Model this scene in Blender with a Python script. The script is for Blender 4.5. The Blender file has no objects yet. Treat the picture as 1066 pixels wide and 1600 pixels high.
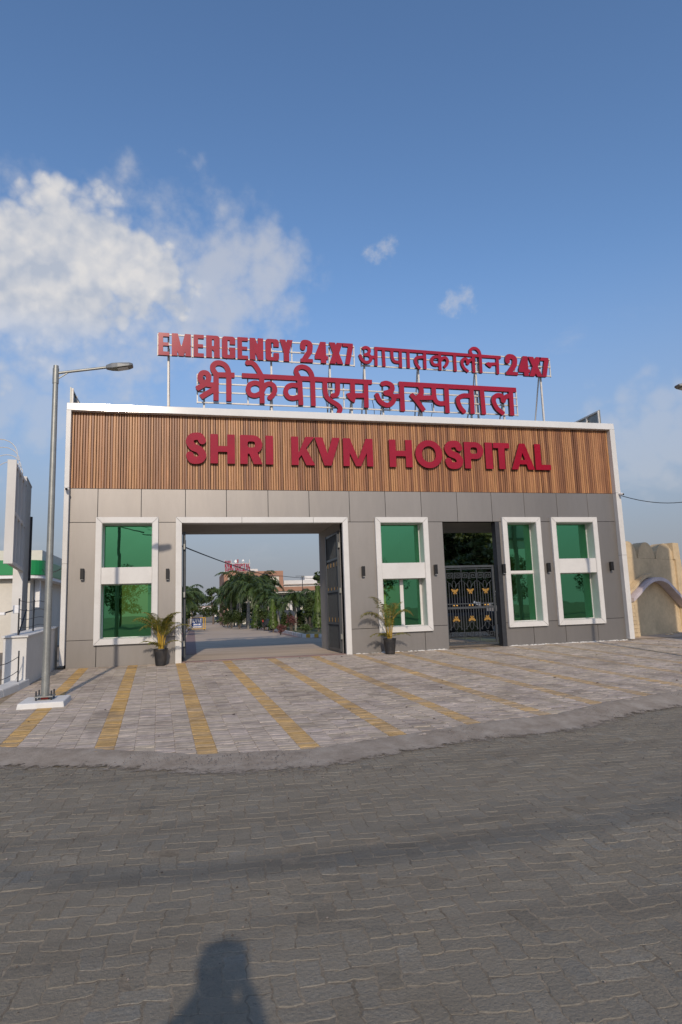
import bpy, math, random
import numpy as np
from mathutils import Vector, Matrix, geometry
random.seed(7); rng = np.random.default_rng(7)
R = math.radians
scene = bpy.context.scene
COL = scene.collection

# ------------------------------------------------------------------ camera
FPX = 1006.73
YAW, PITCH, ROLL = R(13.6466), R(8.5085), R(-1.9467)
EYE = Vector((0, 0, 1.6))
_F = Vector((math.sin(YAW)*math.cos(PITCH), math.cos(YAW)*math.cos(PITCH), math.sin(PITCH)))
_r = Vector((math.cos(YAW), -math.sin(YAW), 0)); _u = _r.cross(_F)
_R = math.cos(ROLL)*_r + math.sin(ROLL)*_u
_U = -math.sin(ROLL)*_r + math.cos(ROLL)*_u
cd = bpy.data.cameras.new('camera'); cam = bpy.data.objects.new('camera', cd); COL.objects.link(cam)
cd.sensor_fit = 'VERTICAL'; cd.sensor_height = 36; cd.lens = FPX/1600*36
cd.clip_start = 0.05; cd.clip_end = 4000
m = Matrix((_R, _U, -_F)).transposed().to_4x4(); m.translation = EYE
cam.matrix_world = m
scene.camera = cam

# ------------------------------------------------------------------ light
SUN_AZ, SUN_EL = R(6.3), R(27.8)          # azimuth in which the light travels, from +Y towards +X
SUNV = Vector((math.sin(SUN_AZ)*math.cos(SUN_EL), math.cos(SUN_AZ)*math.cos(SUN_EL), -math.sin(SUN_EL)))
sd = bpy.data.lights.new('sun', 'SUN'); sun = bpy.data.objects.new('sun', sd); COL.objects.link(sun)
sd.energy = 2.8; sd.angle = R(0.75); sd.color = (1.0, 0.86, 0.70)
sun.rotation_euler = SUNV.to_track_quat('-Z', 'Y').to_euler()
vs = scene.view_settings
vs.view_transform = 'Standard'; vs.look = 'None'; vs.exposure = -0.10; vs.gamma = 1.0; vs.use_curve_mapping = False

def ray(px, py):
    return _F + _R*((px-533)/FPX) - _U*((py-800)/FPX)

W = bpy.data.worlds.new('World'); scene.world = W; W.use_nodes = True
nt = W.node_tree; nt.nodes.clear()
def N(t, **k):
    n = nt.nodes.new(t)
    for a, b in k.items(): setattr(n, a, b)
    return n
def L(a, b): nt.links.new(a, b)
def wmath(op, a, b=None, c=None, clamp=False):
    n = N('ShaderNodeMath', operation=op, use_clamp=clamp)
    for i, v in enumerate((a, b, c)):
        if v is None: continue
        if isinstance(v, (int, float)): n.inputs[i].default_value = v
        else: L(v, n.inputs[i])
    return n.outputs[0]
sky = N('ShaderNodeTexSky', sky_type='NISHITA', sun_disc=False)
sky.sun_elevation = SUN_EL
# light travels along SUNV, so the sun itself stands at -SUNV
sky.sun_rotation = math.atan2(-SUNV.x, -SUNV.y)
sky.altitude = 200; sky.air_density = 1.0; sky.dust_density = 0.8; sky.ozone_density = 2.2
tc = N('ShaderNodeTexCoord')
D = tc.outputs['Generated']
def lobes(lst):
    out = None
    for (px, py, r) in lst:
        c = ray(px, py).normalized()
        d = N('ShaderNodeVectorMath', operation='DISTANCE'); L(D, d.inputs[0]); d.inputs[1].default_value = c
        rr = r/FPX
        v = wmath('SUBTRACT', 1.0, wmath('DIVIDE', d.outputs['Value'], rr))
        out = v if out is None else wmath('SMOOTH_MAX', out, v, 0.35)
    return out
def fbm(scale, detail, rough, off=(0, 0, 0), zs=1.0, dist=0.0):
    mp = N('ShaderNodeMapping'); L(D, mp.inputs[0]); mp.inputs['Location'].default_value = off
    mp.inputs['Scale'].default_value = (1, 1, zs)
    n = N('ShaderNodeTexNoise'); n.inputs['Scale'].default_value = scale; n.inputs['Detail'].default_value = detail
    n.inputs['Roughness'].default_value = rough; n.inputs['Distortion'].default_value = dist
    L(mp.outputs[0], n.inputs[0]); return n.outputs['Fac']
def sstep(v, a, b):
    n = N('ShaderNodeMapRange', interpolation_type='SMOOTHSTEP'); L(v, n.inputs[0])
    n.inputs[1].default_value = a; n.inputs[2].default_value = b; return n.outputs[0]
def lin(v, a, b, c=0.0, d=1.0):
    n = N('ShaderNodeMapRange'); L(v, n.inputs[0])
    for i, q in enumerate((a, b, c, d)): n.inputs[i+1].default_value = q
    return n.outputs[0]
sx = N('ShaderNodeSeparateXYZ'); L(D, sx.inputs[0])
def billow(scale, off):
    w = N('ShaderNodeTexNoise'); w.inputs['Scale'].default_value = scale*1.1; w.inputs['Detail'].default_value = 4; L(D, w.inputs[0])
    sc = N('ShaderNodeVectorMath', operation='SCALE'); L(w.outputs['Color'], sc.inputs[0]); sc.inputs['Scale'].default_value = 0.9/scale
    ad = N('ShaderNodeVectorMath', operation='ADD'); L(D, ad.inputs[0]); L(sc.outputs[0], ad.inputs[1])
    mp = N('ShaderNodeMapping'); mp.inputs['Location'].default_value = off; L(ad.outputs[0], mp.inputs[0])
    v = N('ShaderNodeTexVoronoi', feature='F1'); v.inputs['Scale'].default_value = scale; L(mp.outputs[0], v.inputs[0])
    return wmath('SUBTRACT', 0.5, v.outputs['Distance'])
def heapn(off): return wmath('ADD', wmath('MULTIPLY', fbm(10, 4, 0.5, off=off), 1.0), wmath('ADD', wmath('MULTIPLY', billow(24, off), 0.42), wmath('MULTIPLY', billow(58, off), 0.20)))
nz = wmath('SUBTRACT', heapn((0, 0, 0)), 0.47)
nz2 = wmath('SUBTRACT', heapn((0.006, 0.0, -0.014)), 0.47)
nzs = wmath('SUBTRACT', fbm(34, 10, 0.62, off=(3, 1, 2)), 0.5)
A = lobes([(108, 376, 88), (48, 408, 100), (182, 408, 84), (-10, 425, 112), (-110, 430, 140), (130, 438, 120), (50, 462, 118), (232, 440, 84)])
B = lobes([(250, 425, 125), (330, 428, 125), (408, 446, 95), (200, 465, 150), (70, 475, 170), (-60, 480, 190), (300, 470, 135), (345, 405, 70)])
dA = wmath('ADD', wmath('ADD', A, wmath('MULTIPLY', nz, 1.0)), wmath('MULTIPLY', nzs, 0.15))
dA2 = wmath('ADD', A, wmath('MULTIPLY', nz2, 1.0))
dB = wmath('ADD', B, wmath('MULTIPLY', wmath('ADD', nz, wmath('MULTIPLY', nzs, 0.6)), 1.35))
aA = wmath('MULTIPLY', wmath('MULTIPLY', sstep(dA, 0.10, 0.46), 0.93), sstep(sx.outputs['Z'], 0.33, 0.43))
aB = wmath('MULTIPLY', sstep(dB, 0.0, 1.0), 0.66)
Wp = lobes([(587, 402, 26), (601, 386, 18), (714, 476, 24), (726, 466, 18)])
dW = wmath('ADD', Wp, wmath('MULTIPLY', nzs, 4.2))
aW = wmath('MULTIPLY', sstep(dW, 0.1, 1.5), 0.5)
# thin low clouds all round the horizon, the ones in view among them
nl = fbm(5.5, 10, 0.6, off=(1.3, 4.1, 0.4), zs=2.6)
band = wmath('MULTIPLY', sstep(sx.outputs['Z'], 0.03, 0.14), wmath('SUBTRACT', 1.0, sstep(sx.outputs['Z'], 0.26, 0.48)))
Lw = lobes([(1000, 665, 90), (1080, 690, 90), (20, 625, 90), (70, 640, 60), (960, 660, 50)])
lowg = wmath('MULTIPLY', sstep(nl, 0.55, 0.74), wmath('MULTIPLY', band, 0.30))
lowv = wmath('MULTIPLY', sstep(wmath('ADD', Lw, wmath('MULTIPLY', nz, 2.0)), 0.1, 0.9), 0.36)
aL = wmath('MAXIMUM', lowg, lowv)
# further heaps of the same cloud elsewhere in the sky
nh = wmath('ADD', fbm(2.3, 12, 0.56, off=(7.7, 2.2, 5.0), zs=1.7), 0)
heap = wmath('MULTIPLY', sstep(nh, 0.63, 0.71), wmath('MULTIPLY', sstep(wmath('MULTIPLY', sx.outputs['Y'], -1.0), -0.1, 0.25), wmath('MULTIPLY', band, 0.8)))
al = wmath('MAXIMUM', wmath('MAXIMUM', aA, aB), wmath('MAXIMUM', wmath('MAXIMUM', aW, aL), heap))
shade = wmath('ADD', lin(wmath('SUBTRACT', dA, dA2), -0.22, 0.22, 0.0, 1.0), 0)
ccA = N('ShaderNodeMixRGB'); L(shade, ccA.inputs[0])
ccA.inputs[1].default_value = (3.5, 3.8, 4.4, 1); ccA.inputs[2].default_value = (5.6, 5.42, 5.28, 1)
ccB = N('ShaderNodeMixRGB'); L(sstep(dA, 0.0, 0.5), ccB.inputs[0])
ccB.inputs[1].default_value = (4.35, 4.4, 4.65, 1); L(ccA.outputs[0], ccB.inputs[2])
# grey haze low over the plain
hs_ = N('ShaderNodeHueSaturation'); hs_.inputs['Saturation'].default_value = 1.10; hs_.inputs['Value'].default_value = 1.24; hs_.inputs['Hue'].default_value = 0.502; L(sky.outputs[0], hs_.inputs['Color'])
hz = N('ShaderNodeMixRGB'); L(wmath('MULTIPLY', wmath('SUBTRACT', 1.0, sstep(sx.outputs['Z'], 0.0, 0.50)), 0.97), hz.inputs[0])
L(hs_.outputs[0], hz.inputs[1]); hz.inputs[2].default_value = (2.02, 2.12, 2.52, 1)
mixc = N('ShaderNodeMixRGB'); L(al, mixc.inputs[0]); L(hz.outputs[0], mixc.inputs[1]); L(ccB.outputs[0], mixc.inputs[2])
bg = N('ShaderNodeBackground'); L(mixc.outputs[0], bg.inputs[0]); bg.inputs[1].default_value = 0.145
ow = N('ShaderNodeOutputWorld'); L(bg.outputs[0], ow.inputs[0])

# ------------------------------------------------------------------ helpers: positions
def at(px, py, Y):
    d = ray(px, py); return EYE + d*(Y/d.y)
def atx(px, py, X):
    d = ray(px, py); return EYE + d*(X/d.x)
ZB = 0.39                                   # ground level at the gate building
def gz(y):
    if y > 170: return ZB - 0.009*150
    if y > 20: return ZB - 0.009*(y-20)
    if y > 17: return ZB
    return max(0.0, ZB - 0.035*(17-y))
def gp(px, py):
    d = ray(px, py); lo, hi = 1.0, 400.0
    for _ in range(50):
        t = (lo+hi)/2; p = EYE + d*t
        if p.z > gz(p.y): lo = t
        else: hi = t
    return EYE + d*hi

# ------------------------------------------------------------------ helpers: objects
WL = {}
def wloc(o): return WL.get(o.name, Vector((0, 0, 0)))
def tag(o, label=None, cat=None, group=None, kind=None):
    if label: o['label'] = label
    if cat: o['category'] = cat
    if group: o['group'] = group
    if kind: o['kind'] = kind
    return o
def thing(name, label, cat, loc=(0, 0, 0), group=None):
    o = bpy.data.objects.new(name, None); COL.objects.link(o)
    o.location = loc; o.empty_display_size = 0.2; WL[o.name] = Vector(loc)
    return tag(o, label, cat, group)
class MB:
    def __init__(s): s.v = []; s.f = []; s.c = []; s.cur = None
    def add(s, vs, fs):
        b = len(s.v); s.v += [tuple(v) for v in vs]; s.f += [tuple(i+b for i in f) for f in fs]
        if s.cur is not None: s.c += [s.cur]*len(vs)
        return s
    def box(s, x0, y0, z0, x1, y1, z1):
        return s.add([(x0,y0,z0),(x1,y0,z0),(x1,y1,z0),(x0,y1,z0),(x0,y0,z1),(x1,y0,z1),(x1,y1,z1),(x0,y1,z1)],
                     [(0,3,2,1),(4,5,6,7),(0,1,5,4),(1,2,6,5),(2,3,7,6),(3,0,4,7)])
    def prism_y(s, pts, y0, y1):              # closed outline in xz pushed along y
        n = len(pts)
        return s.add([(x, y0, z) for x, z in pts]+[(x, y1, z) for x, z in pts],
                     [tuple(range(n)), tuple(range(2*n-1, n-1, -1))]+[(i, i+n, (i+1) % n+n, (i+1) % n) for i in range(n)])
    def prism_x(s, pts, x0, x1):
        n = len(pts)
        return s.add([(x0, y, z) for y, z in pts]+[(x1, y, z) for y, z in pts],
                     [tuple(range(n)), tuple(range(2*n-1, n-1, -1))]+[(i, i+n, (i+1) % n+n, (i+1) % n) for i in range(n)])
    def prism_z(s, pts, z0, z1):
        n = len(pts)
        return s.add([(x, y, z0) for x, y in pts]+[(x, y, z1) for x, y in pts],
                     [tuple(range(n-1, -1, -1)), tuple(range(n, 2*n))]+[(i, (i+1) % n, (i+1) % n+n, i+n) for i in range(n)])
    def tube(s, pts, r, n=8, cap=True, flat=1.0):
        pts = [Vector(p) for p in pts]; rs = r if isinstance(r, (list, tuple)) else [r]*len(pts)
        vs = []; fs = []; prev = None
        for i, p in enumerate(pts):
            d = (pts[min(i+1, len(pts)-1)]-pts[max(i-1, 0)])
            d = d.normalized() if d.length > 1e-9 else Vector((0, 0, 1))
            if prev is None:
                a = d.cross(Vector((0, 0, 1)))
                if a.length < 1e-3: a = d.cross(Vector((1, 0, 0)))
            else: a = prev - d*prev.dot(d)
            a.normalize(); prev = a; b = d.cross(a)
            for k in range(n):
                t = 2*math.pi*(k+0.5)/n
                vs.append(p + a*(rs[i]*math.cos(t)) + b*(rs[i]*math.sin(t)*flat))
        for i in range(len(pts)-1):
            for k in range(n):
                fs.append((i*n+k, i*n+(k+1) % n, (i+1)*n+(k+1) % n, (i+1)*n+k))
        if cap:
            fs.append(tuple(range(n-1, -1, -1))); fs.append(tuple((len(pts)-1)*n+k for k in range(n)))
        return s.add(vs, fs)
    def bar(s, a, b, w, h=None):              # square section bar between two points
        h = h or w
        a = Vector(a); b = Vector(b); d = (b-a).normalized()
        u = d.cross(Vector((0, 1, 0)))
        if u.length < 1e-3: u = d.cross(Vector((0, 0, 1)))
        u.normalize(); v = d.cross(u).normalized()
        vs = [q+u*(sx_*w/2)+v*(sy_*h/2) for q in (a, b) for sx_, sy_ in ((-1,-1),(1,-1),(1,1),(-1,1))]
        return s.add(vs, [(3,2,1,0),(4,5,6,7),(0,1,5,4),(1,2,6,5),(2,3,7,6),(3,0,4,7)])
    def lathe(s, prof, c, n=16):
        cx, cy, cz = c; vs = []; fs = []
        for r, z in prof:
            for k in range(n):
                t = 2*math.pi*k/n; vs.append((cx+r*math.cos(t), cy+r*math.sin(t), cz+z))
        for i in range(len(prof)-1):
            for k in range(n): fs.append((i*n+k, i*n+(k+1) % n, (i+1)*n+(k+1) % n, (i+1)*n+k))
        fs.append(tuple(range(n-1, -1, -1))); fs.append(tuple((len(prof)-1)*n+k for k in range(n)))
        return s.add(vs, fs)
    def mesh(s, name, off):
        me = bpy.data.meshes.new(name)
        me.from_pydata([(v[0]-off[0], v[1]-off[1], v[2]-off[2]) for v in s.v], [], s.f); me.update()
        if s.c:
            ca = me.color_attributes.new('pcol', 'FLOAT_COLOR', 'POINT')
            ca.data.foreach_set('color', np.array([(*c, 1) if len(c) == 3 else c for c in s.c], dtype=np.float32).ravel())
        return me
    def build(s, name, mat, parent=None, smooth=False, bevel=0):
        off = wloc(parent) if parent else Vector((0, 0, 0))
        if not parent:
            a = np.array(s.v); off = Vector(((a[:, 0].min()+a[:, 0].max())/2, (a[:, 1].min()+a[:, 1].max())/2, a[:, 2].min()))
        me = s.mesh(name, off)
        o = bpy.data.objects.new(name, me); COL.objects.link(o)
        if isinstance(mat, (list, tuple)):
            for q in mat: me.materials.append(q)
        elif mat: me.materials.append(mat)
        if parent: o.parent = parent; WL[o.name] = off.copy()
        else: o.location = off; WL[o.name] = off.copy()
        if smooth: me.shade_smooth()
        if bevel:
            b = o.modifiers.new('bevel', 'BEVEL'); b.width = bevel; b.segments = 2; b.limit_method = 'ANGLE'; b.angle_limit = R(40)
        return o
def copy_tree(o, parent=None):
    c = o.copy(); COL.objects.link(c); c.parent = parent
    for ch in [q for q in o.children]: copy_tree(ch, c)
    return c
def place_copy(o, loc, rz=0, sc=1.0, label=None):
    c = copy_tree(o); c.location = loc; c.rotation_euler = (0, 0, rz)
    c.scale = (sc, sc, sc) if not isinstance(sc, tuple) else sc
    if label: c['label'] = label
    return c

# ------------------------------------------------------------------ materials
MATS = {}
def mat(name, base, rough=0.6, metal=0.0, var=0.12, vscale=3.0, bump=0.0, bscale=40.0, spec=0.5, coat=0.0,
        attr=None, rnd=0.0, stretch=(1, 1, 1), sheen=0.0, dirt=None, dscale=1.2, damt=0.0, trans=0.0):
    if name in MATS: return MATS[name]
    M = bpy.data.materials.new(name); M.use_nodes = True; t = M.node_tree
    P = t.nodes['Principled BSDF']; lk = t.links.new
    P.inputs['Roughness'].default_value = rough; P.inputs['Metallic'].default_value = metal
    P.inputs['Specular IOR Level'].default_value = spec
    if coat: P.inputs['Coat Weight'].default_value = coat; P.inputs['Coat Roughness'].default_value = 0.08
    g = t.nodes.new('ShaderNodeNewGeometry'); mp = t.nodes.new('ShaderNodeMapping'); lk(g.outputs['Position'], mp.inputs[0])
    mp.inputs['Scale'].default_value = stretch
    def noise(sc, det=6, ro=0.6):
        n = t.nodes.new('ShaderNodeTexNoise'); n.inputs['Scale'].default_value = sc; n.inputs['Detail'].default_value = det
        n.inputs['Roughness'].default_value = ro; lk(mp.outputs[0], n.inputs[0]); return n.outputs['Fac']
    if attr:
        a = t.nodes.new('ShaderNodeAttribute'); a.attribute_name = attr; col = a.outputs['Color']
    else:
        c = t.nodes.new('ShaderNodeRGB'); c.outputs[0].default_value = (*base, 1); col = c.outputs[0]
    def scalecol(col, fac, lo, hi):
        mr = t.nodes.new('ShaderNodeMapRange'); lk(fac, mr.inputs[0]); mr.inputs[1].default_value = 0.3; mr.inputs[2].default_value = 0.7
        mr.inputs[3].default_value = lo; mr.inputs[4].default_value = hi
        v = t.nodes.new('ShaderNodeVectorMath'); v.operation = 'SCALE'; lk(col, v.inputs[0]); lk(mr.outputs[0], v.inputs['Scale'])
        return v.outputs[0]
    if var:
        col = scalecol(col, noise(vscale), 1-var, 1+var)
        col = scalecol(col, noise(vscale*9), 1-var*0.5, 1+var*0.5)
    if rnd:
        oi = t.nodes.new('ShaderNodeObjectInfo'); mr = t.nodes.new('ShaderNodeMapRange'); lk(oi.outputs['Random'], mr.inputs[0])
        mr.inputs[3].default_value = 1-rnd; mr.inputs[4].default_value = 1+rnd
        v = t.nodes.new('ShaderNodeVectorMath'); v.operation = 'SCALE'; lk(col, v.inputs[0]); lk(mr.outputs[0], v.inputs['Scale']); col = v.outputs[0]
    if dirt:
        mr = t.nodes.new('ShaderNodeMapRange'); lk(noise(dscale, 9, 0.65), mr.inputs[0])
        mr.inputs[1].default_value = 0.48; mr.inputs[2].default_value = 0.72; mr.inputs[4].default_value = damt
        mx = t.nodes.new('ShaderNodeMixRGB'); lk(mr.outputs[0], mx.inputs[0]); lk(col, mx.inputs[1]); mx.inputs[2].default_value = (*dirt, 1); col = mx.outputs[0]
    lk(col, P.inputs['Base Color'])
    if bump:
        b = t.nodes.new('ShaderNodeBump'); b.inputs['Strength'].default_value = bump; b.inputs['Distance'].default_value = 0.01
        lk(noise(bscale, 8, 0.65), b.inputs['Height']); lk(b.outputs[0], P.inputs['Normal'])
    if trans:
        tr = t.nodes.new('ShaderNodeBsdfTranslucent'); lk(col, tr.inputs[0])
        ms = t.nodes.new('ShaderNodeMixShader'); ms.inputs[0].default_value = trans
        lk(P.outputs[0], ms.inputs[1]); lk(tr.outputs[0], ms.inputs[2]); lk(ms.outputs[0], t.nodes['Material Output'].inputs[0])
    MATS[name] = M; return M
M_ACP = mat('grey_panel', (0.255, 0.238, 0.224), 0.47, 0.75, 0.06, 0.7, 0.03, 3, stretch=(1.4, 1, .3), rnd=.04, dirt=(0.28, 0.258, 0.235), dscale=1.6, damt=0.35)
M_JOINT = mat('joint_black', (0.012, 0.012, 0.012), 0.8, var=0)
M_WHITE = mat('white_panel', (0.64, 0.625, 0.60), 0.34, 0.0, 0.05, 1.2, dirt=(0.42, 0.39, 0.34), dscale=1.7, damt=0.22)
M_TRIMTOP = mat('white_trim', (0.66, 0.65, 0.625), 0.10, 0.0, 0.04, 1.0, dirt=(0.45, 0.42, 0.38), dscale=1.5, damt=0.2)
M_PLASTER = mat('grey_plaster', (0.30, 0.28, 0.255), 0.85, var=0.12, vscale=1.5, bump=0.15, bscale=30)
M_RED = mat('red_letter', (0.30, 0.008, 0.026), 0.13, 0.0, 0.10, 2.0, spec=0.32)
M_REDSHADE = mat('red_letter_shaded', (0.075, 0.007, 0.012), 0.4, var=0.0)  # letter sides: the same red darkened, their shadow put into the colour
M_STEELW = mat('white_tube', (0.62, 0.60, 0.56), 0.5, 0.1, 0.12, 6, dirt=(0.30, 0.17, 0.09), dscale=6, damt=0.5)
M_STEELD = mat('dark_steel', (0.045, 0.048, 0.055), 0.45, 0.5, 0.15, 8)
M_GALV = mat('galvanised', (0.29, 0.295, 0.275), 0.5, 0.55, 0.16, 5, bump=0.03, bscale=20)
M_IRON = mat('grey_iron', (0.075, 0.082, 0.090), 0.42, 0.45, 0.12, 9)
M_GOLD = mat('gold_paint', (0.48, 0.27, 0.07), 0.42, 0.75, 0.1, 20)
M_BLACKL = mat('black_lamp', (0.014, 0.014, 0.015), 0.35, 0.2, 0.0)
M_POT = mat('black_pot', (0.020, 0.020, 0.022), 0.5, var=0.15, vscale=8, dirt=(0.16, 0.13, 0.1), dscale=5, damt=0.35)
M_SOIL = mat('soil', (0.06, 0.042, 0.028), 0.95, bump=0.6, bscale=60)
M_LEAFA = mat('areca_leaf', (0.165, 0.165, 0.030), 0.45, var=0.3, vscale=7, trans=0.3)
M_CANE = mat('areca_cane', (0.42, 0.27, 0.035), 0.45, var=0.25, vscale=9)
M_LEAFP = mat('palm_leaf', (0.050, 0.082, 0.020), 0.45, var=0.35, vscale=0.9, trans=0.25, rnd=0.15)
M_LEAFT = mat('tree_leaf', (0.060, 0.090, 0.022), 0.5, var=0.4, vscale=0.8, trans=0.25, rnd=0.15)
M_LEAFK = mat('ashoka_leaf', (0.095, 0.150, 0.022), 0.45, var=0.35, vscale=1.6, trans=0.3, rnd=0.1)
M_SHRUBR = mat('red_shrub_leaf', (0.16, 0.060, 0.050), 0.5, var=0.35, vscale=3, trans=0.2)
M_DRY = mat('dry_twigs', (0.30, 0.20, 0.11), 0.8, var=0.3, vscale=5)
M_TRUNK = mat('palm_trunk', (0.27, 0.25, 0.21), 0.85, var=0.25, vscale=4, bump=0.4, bscale=12, stretch=(1, 1, 5))
M_CROWNS = mat('crownshaft', (0.16, 0.20, 0.04), 0.45, var=0.15)
M_BARK = mat('bark', (0.13, 0.10, 0.075), 0.9, var=0.3, vscale=6, bump=0.5, bscale=25)
M_CONC = mat('white_concrete', (0.66, 0.65, 0.62), 0.8, var=0.08, vscale=1.2, bump=0.12, bscale=30, dirt=(0.36, 0.33, 0.28), dscale=1.5, damt=0.35)
M_WALLW = mat('white_wall', (0.64, 0.625, 0.595), 0.75, var=0.06, vscale=0.8, bump=0.06, bscale=20, dirt=(0.45, 0.41, 0.35), dscale=0.9, damt=0.28)
M_CREAM = mat('cream_wall', (0.62, 0.585, 0.51), 0.8, var=0.08, vscale=0.7, bump=0.08, bscale=15)
M_GREEN = mat('green_fascia', (0.015, 0.24, 0.075), 0.35, var=0.05)
M_DARKGL = mat('dark_window', (0.022, 0.026, 0.032), 0.12, var=0.0)
M_SANDST = mat('sandstone_wall', (0.60, 0.46, 0.28), 0.85, var=0.14, vscale=1.2, bump=0.25, bscale=25, dirt=(0.26, 0.19, 0.12), dscale=1.6, damt=0.3)
M_LAV = mat('lavender_moulding', (0.55, 0.48, 0.49), 0.7, var=0.12, vscale=3)
M_BRICKT = mat('terracotta_band', (0.34, 0.185, 0.12), 0.75, var=0.12, vscale=0.8)
M_YEL = mat('yellow_paint', (0.62, 0.36, 0.03), 0.6, var=0.18, vscale=5, dirt=(0.2, 0.16, 0.1), dscale=5, damt=0.3)
M_KWHITE = mat('kerb_white', (0.68, 0.67, 0.65), 0.7, var=0.1, vscale=4, dirt=(0.3, 0.26, 0.22), dscale=4, damt=0.3)
M_KSTONE = mat('kerb_stone', (0.46, 0.40, 0.35), 0.8, var=0.15, vscale=4)
M_BLUE = mat('sign_blue', (0.025, 0.085, 0.30), 0.5, var=0.06)
M_SIGNW = mat('sign_white', (0.80, 0.80, 0.80), 0.5, var=0.04)
M_BROWN = mat('sign_brown', (0.22, 0.075, 0.045), 0.6, var=0.1)
M_CARB = mat('car_dark_paint', (0.030, 0.034, 0.042), 0.25, 0.3, 0.0, coat=0.6)
M_CARW = mat('car_white_paint', (0.72, 0.72, 0.72), 0.25, 0.0, 0.0, coat=0.6)
M_TYRE = mat('tyre', (0.016, 0.016, 0.016), 0.85, var=0.1)
M_CHROME = mat('chrome', (0.6, 0.6, 0.62), 0.15, 1.0, 0.0)
M_LENS = mat('lamp_lens', (0.55, 0.56, 0.56), 0.2, 0.0, 0.0)
M_LAMPHEAD = mat('lamp_housing', (0.20, 0.205, 0.20), 0.45, 0.5, 0.1, 8)
M_CABLE = mat('cable_black', (0.012, 0.012, 0.012), 0.6, var=0)
M_REDP = mat('red_paint', (0.40, 0.03, 0.02), 0.5, var=0.1)
M_SKIN = mat('skin', (0.30, 0.17, 0.11), 0.5, var=0.05)
M_CLOTH = mat('shirt_cloth', (0.12, 0.14, 0.20), 0.9, var=0.1)
M_TROUS = mat('trouser_cloth', (0.04, 0.045, 0.06), 0.9, var=0.1)
M_HAIR = mat('hair', (0.012, 0.010, 0.009), 0.5, var=0)
M_PAVER = mat('apron_paver', (0.3, 0.28, 0.26), 0.85, var=0.17, vscale=9, bump=0.35, bscale=90, attr='pcol', dirt=(0.17, 0.138, 0.115), dscale=1.3, damt=0.68, spec=0.08)
M_BED = mat('joint_sand', (0.30, 0.235, 0.165), 0.95, var=0.25, vscale=6, bump=0.6, bscale=70, spec=0.08)
M_ROADBED = mat('road_sand', (0.235, 0.196, 0.145), 0.95, var=0.35, vscale=5, bump=0.8, bscale=60, spec=0.08)
M_STRIP = mat('cement_strip', (0.255, 0.225, 0.19), 0.9, var=0.2, vscale=3.5, bump=0.5, bscale=45, dirt=(0.15, 0.115, 0.085), dscale=2.2, damt=0.6, spec=0.08)
M_GRIT = mat('grit', (0.17, 0.145, 0.125), 0.95, var=0.3, vscale=9, attr='pcol', spec=0.08)
M_GROUND = mat('bare_ground', (0.24, 0.20, 0.155), 0.95, var=0.22, vscale=0.4, bump=0.5, bscale=8, spec=0.08)
M_GRASS = mat('rough_grass', (0.085, 0.095, 0.035), 0.9, var=0.35, vscale=0.5, bump=0.6, bscale=20)
M_INROAD = mat('inner_paving', (0.52, 0.415, 0.315), 0.88, var=0.14, vscale=1.0, bump=0.25, bscale=14, stretch=(.25, 1.3, 1), dirt=(0.24, 0.19, 0.155), dscale=0.8, damt=0.6, spec=0.08)
M_INBAND = mat('rose_paving', (0.28, 0.195, 0.175), 0.88, var=0.15, vscale=2, spec=0.08)
M_FARPAVE = mat('far_paving', (0.29, 0.265, 0.235), 0.88, var=0.18, vscale=1.2, bump=0.3, bscale=14, spec=0.08)

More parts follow.
